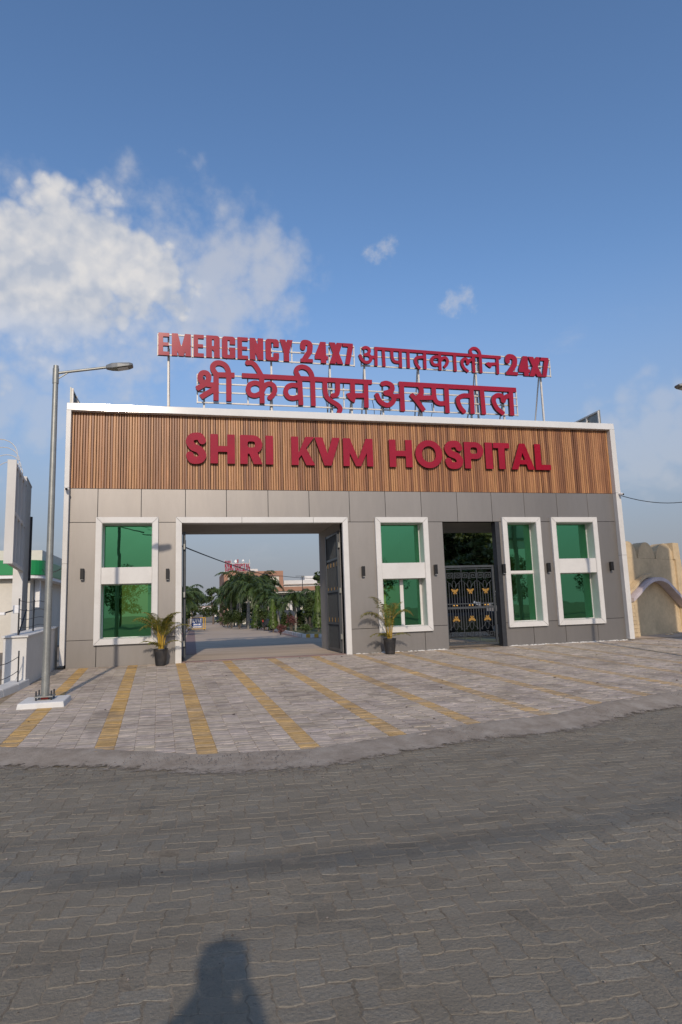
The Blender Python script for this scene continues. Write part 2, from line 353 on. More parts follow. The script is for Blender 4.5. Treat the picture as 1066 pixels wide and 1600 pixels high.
# worn grey paver of the road: grey stone, sand spread over it in patches, dark tyre marks
def road_mat():
    M = bpy.data.materials.new('road_paver'); M.use_nodes = True; t = M.node_tree; P = t.nodes['Principled BSDF']; lk = t.links.new
    g = t.nodes.new('ShaderNodeNewGeometry')
    def noise(sc, det=8, ro=0.65, st=(1, 1, 1)):
        mp = t.nodes.new('ShaderNodeMapping'); lk(g.outputs['Position'], mp.inputs[0]); mp.inputs['Scale'].default_value = st
        n = t.nodes.new('ShaderNodeTexNoise'); n.inputs['Scale'].default_value = sc; n.inputs['Detail'].default_value = det
        n.inputs['Roughness'].default_value = ro; lk(mp.outputs[0], n.inputs[0]); return n.outputs['Fac']
    def mr(v, a, b, c, d):
        n = t.nodes.new('ShaderNodeMapRange'); lk(v, n.inputs[0])
        for i, q in enumerate((a, b, c, d)): n.inputs[i+1].default_value = q
        return n.outputs[0]
    def mix(f, a, b, mode='MIX'):
        n = t.nodes.new('ShaderNodeMixRGB'); n.blend_type = mode; lk(f, n.inputs[0])
        for i, q in ((1, a), (2, b)):
            if isinstance(q, tuple): n.inputs[i].default_value = (*q, 1)
            else: lk(q, n.inputs[i])
        return n.outputs[0]
    a = t.nodes.new('ShaderNodeAttribute'); a.attribute_name = 'pcol'
    v = t.nodes.new('ShaderNodeVectorMath'); v.operation = 'SCALE'; lk(a.outputs['Color'], v.inputs[0]); lk(mr(noise(60, 6), 0.3, 0.7, 0.72, 1.28), v.inputs['Scale'])
    c = mix(mr(noise(11, 10, .7), 0.44, 0.60, 0, 0.85), v.outputs[0], (0.262, 0.224, 0.168))
    c = mix(mr(noise(2.6, 12, .72), 0.47, 0.60, 0, 0.85), c, (0.240, 0.207, 0.156))
    c = mix(mr(noise(28, 8), 0.56, 0.68, 0, 0.5), c, (0.115, 0.10, 0.08))
    c = mix(mr(noise(0.9, 8, .68), 0.40, 0.62, 0, 0.6), c, (0.25, 0.22, 0.172))
    c = mix(mr(noise(1.1, 8, 0.65, (0.25, 1.6, 1)), 0.50, 0.68, 0, 0.6), c, (0.135, 0.117, 0.092))
    lk(c, P.inputs['Base Color']); P.inputs['Roughness'].default_value = 0.85; P.inputs['Specular IOR Level'].default_value = 0.12
    b = t.nodes.new('ShaderNodeBump'); b.inputs['Strength'].default_value = 0.9; b.inputs['Distance'].default_value = 0.014
    lk(noise(45, 9, 0.7), b.inputs['Height']); lk(b.outputs[0], P.inputs['Normal'])
    return M
M_ROAD = road_mat()

def wood_mat():
    M = bpy.data.materials.new('wood_slat'); M.use_nodes = True; t = M.node_tree; P = t.nodes['Principled BSDF']; lk = t.links.new
    g = t.nodes.new('ShaderNodeNewGeometry'); mp = t.nodes.new('ShaderNodeMapping'); lk(g.outputs['Position'], mp.inputs[0])
    mp.inputs['Scale'].default_value = (60, 60, 1.6)
    n = t.nodes.new('ShaderNodeTexNoise'); n.inputs['Scale'].default_value = 1.0; n.inputs['Detail'].default_value = 6; lk(mp.outputs[0], n.inputs[0])
    oi = t.nodes.new('ShaderNodeObjectInfo')
    cr = t.nodes.new('ShaderNodeValToRGB'); e = cr.color_ramp.elements
    e[0].position = 0.0; e[0].color = (0.21, 0.090, 0.042, 1); e[1].position = 1.0; e[1].color = (0.47, 0.235, 0.098, 1)
    q = cr.color_ramp.elements.new(0.5); q.color = (0.36, 0.165, 0.072, 1)
    lk(oi.outputs['Random'], cr.inputs[0])
    mr = t.nodes.new('ShaderNodeMapRange'); lk(n.outputs['Fac'], mr.inputs[0]); mr.inputs[1].default_value = 0.3; mr.inputs[2].default_value = 0.7
    mr.inputs[3].default_value = 0.62; mr.inputs[4].default_value = 1.3
    v = t.nodes.new('ShaderNodeVectorMath'); v.operation = 'SCALE'; lk(cr.outputs[0], v.inputs[0]); lk(mr.outputs[0], v.inputs['Scale'])
    lk(v.outputs[0], P.inputs['Base Color']); P.inputs['Roughness'].default_value = 0.40
    return M
M_WOOD = wood_mat()

def glass_mat(name, tint, refl, fac):
    M = bpy.data.materials.new(name); M.use_nodes = True; t = M.node_tree; lk = t.links.new; t.nodes.clear()
    o = t.nodes.new('ShaderNodeOutputMaterial'); tr = t.nodes.new('ShaderNodeBsdfTransparent'); tr.inputs[0].default_value = (*tint, 1)
    gl = t.nodes.new('ShaderNodeBsdfGlossy'); gl.inputs[0].default_value = (*refl, 1); gl.inputs['Roughness'].default_value = 0.012
    g = t.nodes.new('ShaderNodeNewGeometry'); n = t.nodes.new('ShaderNodeTexNoise'); n.inputs['Scale'].default_value = 1.4; lk(g.outputs['Position'], n.inputs[0])
    b = t.nodes.new('ShaderNodeBump'); b.inputs['Strength'].default_value = 0.05; b.inputs['Distance'].default_value = 0.02; lk(n.outputs['Fac'], b.inputs['Height']); lk(b.outputs[0], gl.inputs['Normal'])
    mx = t.nodes.new('ShaderNodeMixShader'); mx.inputs[0].default_value = fac; lk(tr.outputs[0], mx.inputs[1]); lk(gl.outputs[0], mx.inputs[2]); lk(mx.outputs[0], o.inputs[0])
    return M
M_GLASS = glass_mat('green_glass', (0.40, 0.62, 0.10), (0.175, 0.58, 0.29), 0.62)

# ------------------------------------------------------------------ letters: signed distance outlines turned into solid letters
def sd_box(X, Y, x0, y0, x1, y1):
    dx = np.abs(X-(x0+x1)/2)-(x1-x0)/2; dy = np.abs(Y-(y0+y1)/2)-(y1-y0)/2
    return np.hypot(np.maximum(dx, 0), np.maximum(dy, 0))+np.minimum(np.maximum(dx, dy), 0)
def sd_rr(X, Y, x0, y0, x1, y1, r):
    r = min(r, (x1-x0)/2-1e-4, (y1-y0)/2-1e-4)
    return sd_box(X, Y, x0+r, y0+r, x1-r, y1-r)-r
def sd_seg(X, Y, a, b, t):                     # butt-ended bar
    ax, ay = a; bx, by = b; l = math.hypot(bx-ax, by-ay)+1e-9; ux, uy = (bx-ax)/l, (by-ay)/l
    px, py = X-(ax+bx)/2, Y-(ay+by)/2
    dx = np.abs(px*ux+py*uy)-l/2; dy = np.abs(-px*uy+py*ux)-t/2
    return np.hypot(np.maximum(dx, 0), np.maximum(dy, 0))+np.minimum(np.maximum(dx, dy), 0)
def sd_stroke(X, Y, pts, t):
    d = None
    for i in range(len(pts)-1):
        q = sd_seg(X, Y, pts[i], pts[i+1], t)
        d = q if d is None else np.minimum(d, q)
    for p in pts[1:-1]: d = np.minimum(d, np.hypot(X-p[0], Y-p[1])-t/2)
    return d
def sd_poly(X, Y, P):
    d = None; s = np.ones_like(X)
    n = len(P)
    for i in range(n):
        ax, ay = P[i]; bx, by = P[i-1]
        ex, ey = bx-ax, by-ay; wx, wy = X-ax, Y-ay
        t = np.clip((wx*ex+wy*ey)/(ex*ex+ey*ey+1e-12), 0, 1)
        q = (wx-ex*t)**2+(wy-ey*t)**2
        d = q if d is None else np.minimum(d, q)
        c1 = Y >= ay; c2 = Y < by; c3 = ex*wy > ey*wx
        s = np.where((c1 & c2 & c3) | (~c1 & ~c2 & ~c3), -s, s)
    return s*np.sqrt(d)
U_ = np.minimum
def S_(a, b): return np.maximum(a, -b)
def spline(pts, k=6):
    P = [np.array(p, float) for p in pts]; out = []
    P = [2*P[0]-P[1]]+P+[2*P[-1]-P[-2]]
    for i in range(1, len(P)-2):
        for j in range(k):
            t = j/k
            out.append(tuple(0.5*((2*P[i])+(-P[i-1]+P[i+1])*t+(2*P[i-1]-5*P[i]+4*P[i+1]-P[i+2])*t*t+(-P[i-1]+3*P[i]-3*P[i+1]+P[i+2])*t**3)))
    out.append(tuple(P[-2])); return out
def glyph(ch, X, Y, w, h, t, th, rd):
    B = lambda *a: sd_box(X, Y, *a)
    def bowl(x0, y0, x1, y1):
        r = min(rd, (y1-y0)/2)
        return S_(sd_rr(X, Y, x0, y0, x1, y1, r), sd_rr(X, Y, x0+t, y0+th, x1-t, y1-th, max(r-t, 0.01)))
    if ch == 'E': return U_(U_(B(0,0,t,h), B(0,0,w,th)), U_(B(0,h-th,w,h), B(0,h/2-th*.45,w*.93,h/2+th*.45)))
    if ch == 'L': return U_(B(0,0,t,h), B(0,0,w,th))
    if ch == 'I': return B(0,0,w,h)
    if ch == 'T': return U_(B((w-t)/2,0,(w+t)/2,h), B(0,h-th,w,h))
    if ch == 'H': return U_(U_(B(0,0,t,h), B(w-t,0,w,h)), B(0,h/2-th/2,w,h/2+th/2))
    if ch == 'N': return U_(U_(B(0,0,t,h), B(w-t,0,w,h)), sd_poly(X, Y, [(0,h),(t*.95,h),(w,0),(w-t*.95,0)]))
    if ch == 'M': return U_(U_(B(0,0,t*.92,h), B(w-t*.92,0,w,h)), U_(sd_poly(X, Y, [(0,h),(t*1.0,h),(w/2+t*.38,0),(w/2-t*.38,0)]), sd_poly(X, Y, [(w-t*1.0,h),(w,h),(w/2+t*.38,0),(w/2-t*.38,0)])))
    if ch == 'V': return U_(sd_poly(X, Y, [(0,h),(t*1.1,h),(w/2+t*.5,0),(w/2-t*.5,0)]), sd_poly(X, Y, [(w-t*1.1,h),(w,h),(w/2+t*.5,0),(w/2-t*.5,0)]))
    if ch == 'A': return U_(U_(sd_poly(X, Y, [(0,0),(t*1.08,0),(w/2+t*.45,h),(w/2-t*.45,h)]), sd_poly(X, Y, [(w-t*1.08,0),(w,0),(w/2+t*.45,h),(w/2-t*.45,h)])), B(w*.25,h*.2,w*.75,h*.2+th*.85))
    if ch == 'X': return U_(sd_poly(X, Y, [(0,0),(t*1.15,0),(w,h),(w-t*1.15,h)]), sd_poly(X, Y, [(w-t*1.15,0),(w,0),(t*1.15,h),(0,h)]))
    if ch == 'Y': return U_(B((w-t)/2,0,(w+t)/2,h*.5), U_(sd_poly(X, Y, [(0,h),(t*1.05,h),(w/2+t*.5,h*.42),(w/2-t*.5,h*.42)]), sd_poly(X, Y, [(w-t*1.05,h),(w,h),(w/2+t*.5,h*.42),(w/2-t*.5,h*.42)])))
    if ch == 'K': return U_(B(0,0,t,h), U_(sd_poly(X, Y, [(t*.9,h*.36),(w-t*1.25,h),(w,h),(t*.9,h*.36-t*.0+0.02*h-t*.75)]), sd_poly(X, Y, [(t*1.2,h*.47),(t*1.95,h*.66),(w+t*.05,0),(w-t*1.2,0)])))
    if ch == 'O': return bowl(0,0,w,h)
    if ch == 'U': return np.maximum(bowl(0,0,w,h+rd*2), -(h-Y))if False else U_(U_(B(0,rd,t,h), B(w-t,rd,w,h)), np.maximum(bowl(0,0,w,h), Y-h*.5))
    if ch == 'C': return S_(bowl(0,0,w,h), B(w-t*1.05,h*.36,w*1.2,h*.64))
    if ch == 'G': return U_(S_(bowl(0,0,w,h), B(w-t*1.05,h*.5,w*1.2,h*.64)), U_(B(w*.52,h*.5-th*.75,w,h*.5), B(w-t,0.04*h,w,h*.5)))
    if ch == 'P': return U_(B(0,0,t,h), U_(bowl(0,h*.36,w,h), S_(B(0,h*.36,w*.5,h), B(t,h*.36+th,w*.6,h-th))))
    if ch == 'R': return U_(glyph('P', X, Y, w, h, t, th, rd), sd_poly(X, Y, [(w*.38,h*.42),(w*.38+t*1.15,h*.42),(w,0),(w-t*1.2,0)]) if rd > .2*h else U_(B(w-t,0,w,h*.40), sd_poly(X, Y, [(w*.45,h*.36),(w*.85,h*.52),(w,h*.36),(w-t,h*.3)])))
    if ch == 'S':
        x0, x1, y0, y1 = t/2*1.0, w-t/2*1.0, th/2, h-th/2; ym = h/2
        P = [(x1,y1-(y1-ym)*.42),(x1-.12*w,y1-.02*h),(w/2,y1),(x0+.1*w,y1-.04*h),(x0,(ym+y1)/2+.02*h),(x0+.14*w,ym+.05*h),(w/2,ym),(x1-.14*w,ym-.06*h),(x1,(ym+y0)/2-.02*h),(x1-.1*w,y0+.04*h),(w/2,y0),(x0+.1*w,y0+.03*h),(x0,y0+(ym-y0)*.48)]
        return sd_stroke(X, Y, spline(P), min(t, th*1.12))
    if ch == '2':
        P = [(t/2,h*.66),(t/2,h*.80),(w*.3,h-th*.5),(w*.62,h-th*.5),(w-t/2,h*.82),(w-t/2,h*.66),(w*.72,h*.48),(w*.45,h*.26),(t*.5,h*.02)]
        return np.maximum(U_(sd_stroke(X, Y, spline(P), t), B(0,0,w,th)), -Y)
    if ch == '4': return U_(U_(B(w*.86-t,0,w*.86,h), B(0,h*.18,w,h*.18+th)), sd_poly(X, Y, [(0,h*.18),(t*.95,h*.18+th*.4),(w*.86-t*.25,h),(w*.86-t*1.05,h),(0,h*.18+th)]))
    if ch == '7': return U_(B(0,h-th,w,h), sd_poly(X, Y, [(w-t*1.05,h-th*.5),(w,h-th*.5),(w,h-th),(w*.62,0),(w*.62-t*1.05,0)]))
    return B(0,0,w,h)
def contours(Fv, x0, y0, hc):
    ins = Fv < 0; ny, nx = Fv.shape
    code = ins[:-1, :-1]*1+ins[:-1, 1:]*2+ins[1:, 1:]*4+ins[1:, :-1]*8
    segs = {}
    T = {1:[(3,0)],2:[(0,1)],3:[(3,1)],4:[(1,2)],5:[(3,2),(1,0)],6:[(0,2)],7:[(3,2)],8:[(2,3)],9:[(2,0)],10:[(0,3),(2,1)],11:[(2,1)],12:[(1,3)],13:[(1,0)],14:[(0,3)]}
    def eid(j, i, e): return ((j, i, 0) if e == 0 else (j, i+1, 1) if e == 1 else (j+1, i, 0) if e == 2 else (j, i, 1))
    for j, i in zip(*np.nonzero((code > 0) & (code < 15))):
        for a, b in T[int(code[j, i])]: segs[eid(j, i, a)] = eid(j, i, b)
    def pt(e):
        j, i, k = e
        f0 = Fv[j, i]; f1 = Fv[j, i+1] if k == 0 else Fv[j+1, i]
        s = f0/(f0-f1) if f0 != f1 else .5
        return (x0+(i+(s if k == 0 else 0))*hc, y0+(j+(s if k else 0))*hc)
    loops = []
    while segs:
        st, nx_ = next(iter(segs.items())); lp = []; e = st
        while e in segs:
            lp.append(pt(e)); e = segs.pop(e)
        if len(lp) > 4: loops.append(simplify(lp, hc*0.22))
    return loops
def simplify(lp, tol):
    P = np.array(lp); n = len(P)
    k = int(np.argmax(((P-P[0])**2).sum(1)))
    def dp(a, b):
        if b <= a+1: return [a]
        d = P[b % n]-P[a]; l = np.hypot(*d)+1e-12; q = P[a+1:b]-P[a]
        e = np.abs(q[:, 0]*d[1]-q[:, 1]*d[0])/l; i = int(np.argmax(e))
        if e[i] < tol: return [a]
        return dp(a, a+1+i)+dp(a+1+i, b)
    return [tuple(P[i]) for i in dp(0, k)+dp(k, n)]
def solid(loops, yf, yb, parent, name, mats=None, sink=None):
    """loops in (x,z) world, front face at y=yf, back at yb"""
    off = wloc(parent); loops = [l for l in loops if len(l) >= 3]
    tris = geometry.tessellate_polygon([[Vector((x, z, 0)) for x, z in l] for l in loops])
    fl = [p for l in loops for p in l]; n = len(fl)
    V = [(x-off[0], yf-off[1], z-off[2]) for x, z in fl]+[(x-off[0], yb-off[1], z-off[2]) for x, z in fl]
    Fc = []; mi = []
    for a, b, c in tris:
        ar = (fl[b][0]-fl[a][0])*(fl[c][1]-fl[a][1])-(fl[b][1]-fl[a][1])*(fl[c][0]-fl[a][0])
        if ar < 0: a, b, c = a, c, b
        Fc.append((a, b, c)); mi.append(0); Fc.append((a+n, c+n, b+n)); mi.append(1)
    s = 0
    for l in loops:
        k = len(l)
        for i in range(k): Fc.append((s+i, s+i+n, s+(i+1) % k+n, s+(i+1) % k)); mi.append(1)
        s += k
    me = bpy.data.meshes.new(name); me.from_pydata(V, [], Fc); me.update()
    for q in (mats or (M_RED, M_REDSHADE)): me.materials.append(q)
    me.polygons.foreach_set('material_index', mi)
    o = bpy.data.objects.new(name, me); COL.objects.link(o); o.parent = parent; WL[o.name] = off.copy()
    return o
def letter(ch, x0, x1, z0, z1, yf, yb, parent, tv=0.34, thk=0.2, rd=0.2, hc=None, mats=None):
    w, h = x1-x0, z1-z0; hc = hc or h/60
    gx = np.arange(-9*hc, w+10*hc, hc); gy = np.arange(-9*hc, h+10*hc, hc); X, Y = np.meshgrid(gx, gy)
    lp = contours(glyph(ch, X, Y, w, h, tv*h, thk*h, rd*h), gx[0], gy[0], hc)
    return solid([[(x0+a, z0+b) for a, b in l] for l in lp], yf, yb, parent, 'letter', mats)
def text_row(txt, x0, x1, z0, z1, yf, yb, parent, tv=0.2, thk=0.18, rd=0.25, hc=None, mats=None, gap=0.12):
    h = z1-z0; wd = {'I': 0.3, 'M': 1.3, ' ': 0.5, 'V': 1.05, 'A': 1.05, 'N': 1.05, 'O': 1.05, 'G': 1.05}
    ws = [wd.get(c, 1.0)*(1.0 if c != 'I' else 1.0) for c in txt]; tot = sum(ws)+gap*(len(txt)-1); k = (x1-x0)/tot; x = x0
    for c, w_ in zip(txt, ws):
        if c != ' ':
            tt = min(tv, 0.36*k*w_/h) if c != 'I' else tv
            letter(c, x, x+w_*k, z0, z1, yf, yb, parent, tt, min(thk, tt*1.1), rd, hc, mats)
        x += (w_+gap)*k
def strokes_word(paths, tpx, Y, yb, parent, name, polys=()):
    """paths: pixel strokes on the plane y=Y, given with their crop mapping already applied"""
    conv = lambda q: (lambda p: (p.x, p.z))(at(q[0], q[1], Y))
    ps = [[conv(q) for q in p] for p in paths]; pl = [[conv(q) for q in p] for p in polys]
    allp = [q for p in ps+pl for q in p]
    t = tpx*(Y/FPX)*1.06
    hc = 0.013
    x0 = min(q[0] for q in allp)-t; x1 = max(q[0] for q in allp)+t; z0 = min(q[1] for q in allp)-t; z1 = max(q[1] for q in allp)+t
    gx = np.arange(x0, x1, hc); gy = np.arange(z0, z1, hc); X, Z = np.meshgrid(gx, gy); Fv = np.full(X.shape, 9.0)
    for p in ps:
        a = np.array(p); i0 = max(int((a[:, 0].min()-t-x0)/hc)-2, 0); i1 = int((a[:, 0].max()+t-x0)/hc)+3
        Fv[:, i0:i1] = np.minimum(Fv[:, i0:i1], sd_stroke(X[:, i0:i1], Z[:, i0:i1], p, t))
    for p in pl: Fv = np.minimum(Fv, sd_poly(X, Z, p))
    return solid(contours(Fv, x0, z0, hc), Y, yb, parent, name)

# ================================================================== SETTING: ground, road, apron
def edge_y(x):
    return float(np.interp(x, [-6, -3.3, -2.1, -1, .17, 1.35, 2.5, 3.7, 4.9, 6.06, 7.5, 10, 14, 24, 40], [10.3, 9.1, 8.65, 8.15, 7.5, 7.34, 7.62, 7.93, 8.1, 8.6, 9.0, 9.7, 10.6, 12.4, 15]))
def apz(y): return ZB-0.035*(17-y)
mb = MB(); prof = [(-900, -.05), (9, -.05), (17, ZB-.06), (20, ZB-.06), (170, gz(170)-.06), (2500, gz(170)-.06)]
for (y0, z0), (y1, z1) in zip(prof[:-1], prof[1:]):
    mb.add([(-1500, y0, z0), (1500, y0, z0), (1500, y1, z1), (-1500, y1, z1)], [(0, 1, 2, 3)])
ground = mb.build('ground', M_GROUND); tag(ground, kind='structure')

def shape_paver(mb, pts, ctr, z, tilt, gap, drop=0.014):
    """outline pts (x,y) -> bevelled paver top; z, tilt give its own seat"""
    n = len(pts); cx, cy = ctr; vs = []
    for k, (g, dz) in enumerate(((gap+0.006, 0.0), (gap+0.0015, -0.0035), (gap, -drop))):
        for x, y in pts:
            dx, dy = x-cx, y-cy
            X = cx+math.copysign(max(abs(dx)-g, 0), dx); Y = cy+math.copysign(max(abs(dy)-g, 0), dy)
            vs.append((X, Y, z(X, Y)+tilt[0]*dx+tilt[1]*dy+tilt[2]+dz))
    fs = [tuple(range(n))]
    for k in range(2):
        for i in range(n): fs.append((k*n+i, (k+1)*n+i, (k+1)*n+(i+1) % n, k*n+(i+1) % n))
    mb.add(vs, fs)
def outline(x0, y0, nx, ny, u, sub):
    P = []
    for i in range(nx*sub): P.append((x0+i*u/sub, y0))
    for i in range(ny*sub): P.append((x0+nx*u, y0+i*u/sub))
    for i in range(nx*sub): P.append((x0+nx*u-i*u/sub, y0+ny*u))
    for i in range(ny*sub): P.append((x0, y0+ny*u-i*u/sub))
    return P

def in_view(x, y, z=0.0, mg=20):
    v = Vector((x, y, z))-EYE; d = v.dot(_F)
    if d < .3: return None
    u, w = 533+FPX*v.dot(_R)/d, 800-FPX*v.dot(_U)/d
    return d if -mg < u < 1066+mg and -mg < w < 1600+mg else None

# road of worn zig-zag pavers laid in herringbone
road = MB().add([(-60, -60, -.0022), (60, -60, -.0022), (60, 11.5, -.0022), (-60, 9.4, -.0022)], [(0, 1, 2, 3)]).build('road', M_ROADBED)
tag(road, kind='structure')
u = 0.1125; ang = R(-5); ca, sa = math.cos(ang), math.sin(ang)
def wob(x, y): return (x+0.006*math.sin(2*math.pi*y/u+.6)+.016*math.sin(x*3.1+y*5.3)+.008*math.sin(x*9.1-y*7), y+0.006*math.sin(2*math.pi*x/u+1)+.016*math.sin(x*4.7-y*2.9)+.008*math.sin(x*8+y*10))
near = []; cand = []
for i in range(-60, 130):
    for j in range(-20, 110):
        c = (i-j) % 4
        if c == 0: nx, ny = 2, 1
        elif c == 3: nx, ny = 1, 2
        else: continue
        cx, cy = (i+nx/2)*u, (j+ny/2)*u
        X, Y = ca*cx-sa*cy, sa*cx+ca*cy
        if Y < 0.6 or Y > edge_y(X)-0.10 or X < -4.5 or X > 12.5: continue
        cand.append((in_view(X, Y) or 99+Y, i, j, nx, ny, X, Y))
cand.sort()
def road_paver(mb, q):
    d, i, j, nx, ny, X, Y = q
    P = [(lambda w_: (w_[0]+random.gauss(0, .0022), w_[1]+random.gauss(0, .0022)))(wob(a, b)) for a, b in outline(i*u, j*u, nx, ny, u, 3 if d < 7 else 2)]
    # keep the outline but leave axis-aligned shrink in paver space
    g = random.choice((0.0, 0.001, 0.002, 0.004)); loc = MB()
    t = random.gauss(1, .12); w_ = random.gauss(0, .006)
    base = (0.245*t+w_, 0.217*t, 0.170*t-w_)
    mb.cur = base
    b0 = len(mb.v)
    shape_paver(mb, P, ((i+nx/2)*u, (j+ny/2)*u), lambda a, b: 0.0, (random.gauss(0, .006), random.gauss(0, .006), random.gauss(0, .0008)), g, .008)
    for k in range(b0, len(mb.v)):
        x, y, z = mb.v[k]; x2, y2 = ca*x-sa*y, sa*x+ca*y
        mb.v[k] = (x2, y2, z)
for q in cand[:300]:
    mb = MB(); road_paver(mb, q); mb.build('paver', M_ROAD, road)
mb = MB()
for q in cand[300:]: road_paver(mb, q)
tag(mb.build('pavers', M_ROAD, road), kind='stuff')

# apron in front of the gate, columns of pavers, every fifth column yellow
apron_pts = [(x, edge_y(x)-.02) for x in np.arange(-3.3, 26.1, .5)]
n = len(apron_pts)
mb = MB().add([(x, y, apz(y)-.006) for x, y in apron_pts]+[(x, 17.3, apz(17.3)-.006) for x, y in apron_pts], [(i, i+1, i+1+n, i+n) for i in range(n-1)])
pavement = mb.build('pavement', M_BED); tag(pavement, kind='structure')
CW = 1.133/5; RH = 0.1135
acand = []
for k in range(-9, 118):
    xc = -1.27+CW*k; ph = random.random()*.5+(.5 if k % 2 else 0)
    for j in range(0, 100):
        y = 16.99-(j+ph)*RH
        x = xc+0.040*(17-y)
        if y-RH < edge_y(x)-.03+random.random()*.05 or x < -3.1: continue
        d = in_view(x, y, apz(y))
        acand.append((d or 99+x, k, x, y-RH/2))
acand.sort()
def apron_paver(mb, q):
    d, k, x, y = q
    sub = 2; a0, a1, b0, b1 = x-CW/2, x+CW/2, y-RH/2, y+RH/2
    P = []
    zz = 0.010
    nx = 4
    for i in range(nx): P.append((a0+(a1-a0)*i/nx, b0+(zz if i in (1, ) else -zz if i == 3 else 0)))
    P += [(a1-.004, b0), (a1+.004, (b0+b1)/2)]
    for i in range(nx): P.append((a1-(a1-a0)*i/nx, b1+(-zz if i == 1 else zz if i == 3 else 0)))
    P += [(a0+.004, b1), (a0-.004, (b0+b1)/2)]
    t = random.gauss(1, .10)
    if k % 5 == 0:
        t = random.gauss(1, .09); wr = min(.75, max(0, random.gauss(.12+.012*max(0, k), .12))); mb.cur = tuple(a*t*(1-wr)+b*wr for a, b in zip((0.53, 0.335, 0.125), (.40, .34, .28)))
    else: mb.cur = (0.45*t, 0.378*t, 0.308*t*random.gauss(1, .03))
    shape_paver(mb, P, (x, y), lambda a, b: apz(b), (random.gauss(0, .010), random.gauss(0, .010), random.gauss(0, .0014)), random.choice((.0005, .001, .0018)), .009)
for q in acand[:300]:
    mb = MB(); apron_paver(mb, q); mb.build('paver', M_PAVER, pavement)
mb = MB()
for q in acand[300:]: apron_paver(mb, q)
tag(mb.build('pavers', M_PAVER, pavement), kind='stuff')

# dusty cement smear along the joint of apron and road, ragged at its outer edge
def smear_mat():
    M = bpy.data.materials.new('cement_smear'); M.use_nodes = True; t = M.node_tree; P = t.nodes['Principled BSDF']; lk = t.links.new
    g = t.nodes.new('ShaderNodeNewGeometry')
    def noise(sc, det=8, ro=.65):
        n = t.nodes.new('ShaderNodeTexNoise'); n.inputs['Scale'].default_value = sc; n.inputs['Detail'].default_value = det; n.inputs['Roughness'].default_value = ro
        lk(g.outputs['Position'], n.inputs[0]); return n.outputs['Fac']
    def mm(op, a, b):
        n = t.nodes.new('ShaderNodeMath'); n.operation = op
        for k, q in enumerate((a, b)):
            if isinstance(q, (int, float)): n.inputs[k].default_value = q
            else: lk(q, n.inputs[k])
        return n.outputs[0]
    cr = t.nodes.new('ShaderNodeValToRGB'); e = cr.color_ramp.elements; e[0].position = .34; e[0].color = (.235, .195, .155, 1); e[1].position = .66; e[1].color = (.37, .325, .275, 1)
    lk(noise(3.2, 12, .72), cr.inputs[0]); lk(cr.outputs[0], P.inputs['Base Color']); P.inputs['Roughness'].default_value = .95; P.inputs['Specular IOR Level'].default_value = .08
    b = t.nodes.new('ShaderNodeBump'); b.inputs['Strength'].default_value = .7; b.inputs['Distance'].default_value = .012; lk(noise(38, 9, .7), b.inputs['Height']); lk(b.outputs[0], P.inputs['Normal'])
    a = t.nodes.new('ShaderNodeAttribute'); a.attribute_name = 'pcol'; sp_ = t.nodes.new('ShaderNodeSeparateColor'); lk(a.outputs['Color'], sp_.inputs[0])
    # cover falls off outwards, broken up by noise
    v = mm('ADD', mm('MULTIPLY', mm('SUBTRACT', noise(7, 12, .75), .5), 2.6), mm('SUBTRACT', sp_.outputs[0], .5))
    mr = t.nodes.new('ShaderNodeMapRange'); lk(v, mr.inputs[0]); mr.inputs[1].default_value = -.18; mr.inputs[2].default_value = .18
    tr = t.nodes.new('ShaderNodeBsdfTransparent'); ms = t.nodes.new('ShaderNodeMixShader'); lk(mr.outputs[0], ms.inputs[0]); lk(tr.outputs[0], ms.inputs[1]); lk(P.outputs[0], ms.inputs[2]); lk(ms.outputs[0], t.nodes['Material Output'].inputs[0])
    return M
mb = MB(); xs = np.arange(-6, 26, .06); rows = 13; V = []; Fc = []
for i, x in enumerate(xs):
    e = edge_y(x); wdt = .88+.10*math.sin(x*1.7); top = .10
    for r in range(rows):
        s = r/(rows-1); y = e+top-s*(wdt+top); q = (e-y)/.55
        if y >= e: z = apz(y)+.004
        else: z = .006+(apz(e)-.002)*max(0, 1-q)**1.2
        mb.cur = ((1.35 if .08 < s < .30 else 1.35*max(0, (1-(s-.30)/.55)) if s >= .30 else .15), 0, 0)
        V = [(x, y, z+(random.gauss(0, .002) if 0 < r < rows-1 else 0))]; mb.add(V, [])
for i in range(len(xs)-1):
    for r in range(rows-1): mb.f.append((i*rows+r, i*rows+r+1, (i+1)*rows+r+1, (i+1)*rows+r))
cement = mb.build('cement_strip', smear_mat(), smooth=True); tag(cement, kind='structure')

# grit lying about on road and apron
mb = MB()
for _ in range(16000):
    x = random.uniform(-4, 11); y = random.uniform(1.6, 9.5)
    if random.random() < .55: y = edge_y(x)-abs(random.gauss(0, .55))-.05
    if noise_ok := (math.sin(x*2.3+y*1.7)+math.sin(x*.9-y*3.1) > -0.6+random.random()): pass
    else: continue
    e = edge_y(x); z = apz(y) if y > e else (0.004 if y < e-.7 else .02+(apz(e))*max(0, (y-e+.7)/.7))
    r = random.choice((.003, .004, .004, .006, .009)) * (1 if y > 3.5 else .8)
    t = random.uniform(.5, 1.6); mb.cur = (.16*t, .135*t, .115*t)
    o = [random.uniform(.6, 1.2) for _ in range(6)]
    mb.add([(x+r*o[0], y, z), (x, y+r*o[1], z), (x-r*o[2], y, z), (x, y-r*o[3], z), (x, y, z+r*o[4])], [(0, 1, 4), (1, 2, 4), (2, 3, 4), (3, 0, 4)])
grit = mb.build('loose_grit', M_GRIT); tag(grit, 'small loose stones scattered over the road and paving edge', 'gravel', kind='stuff')

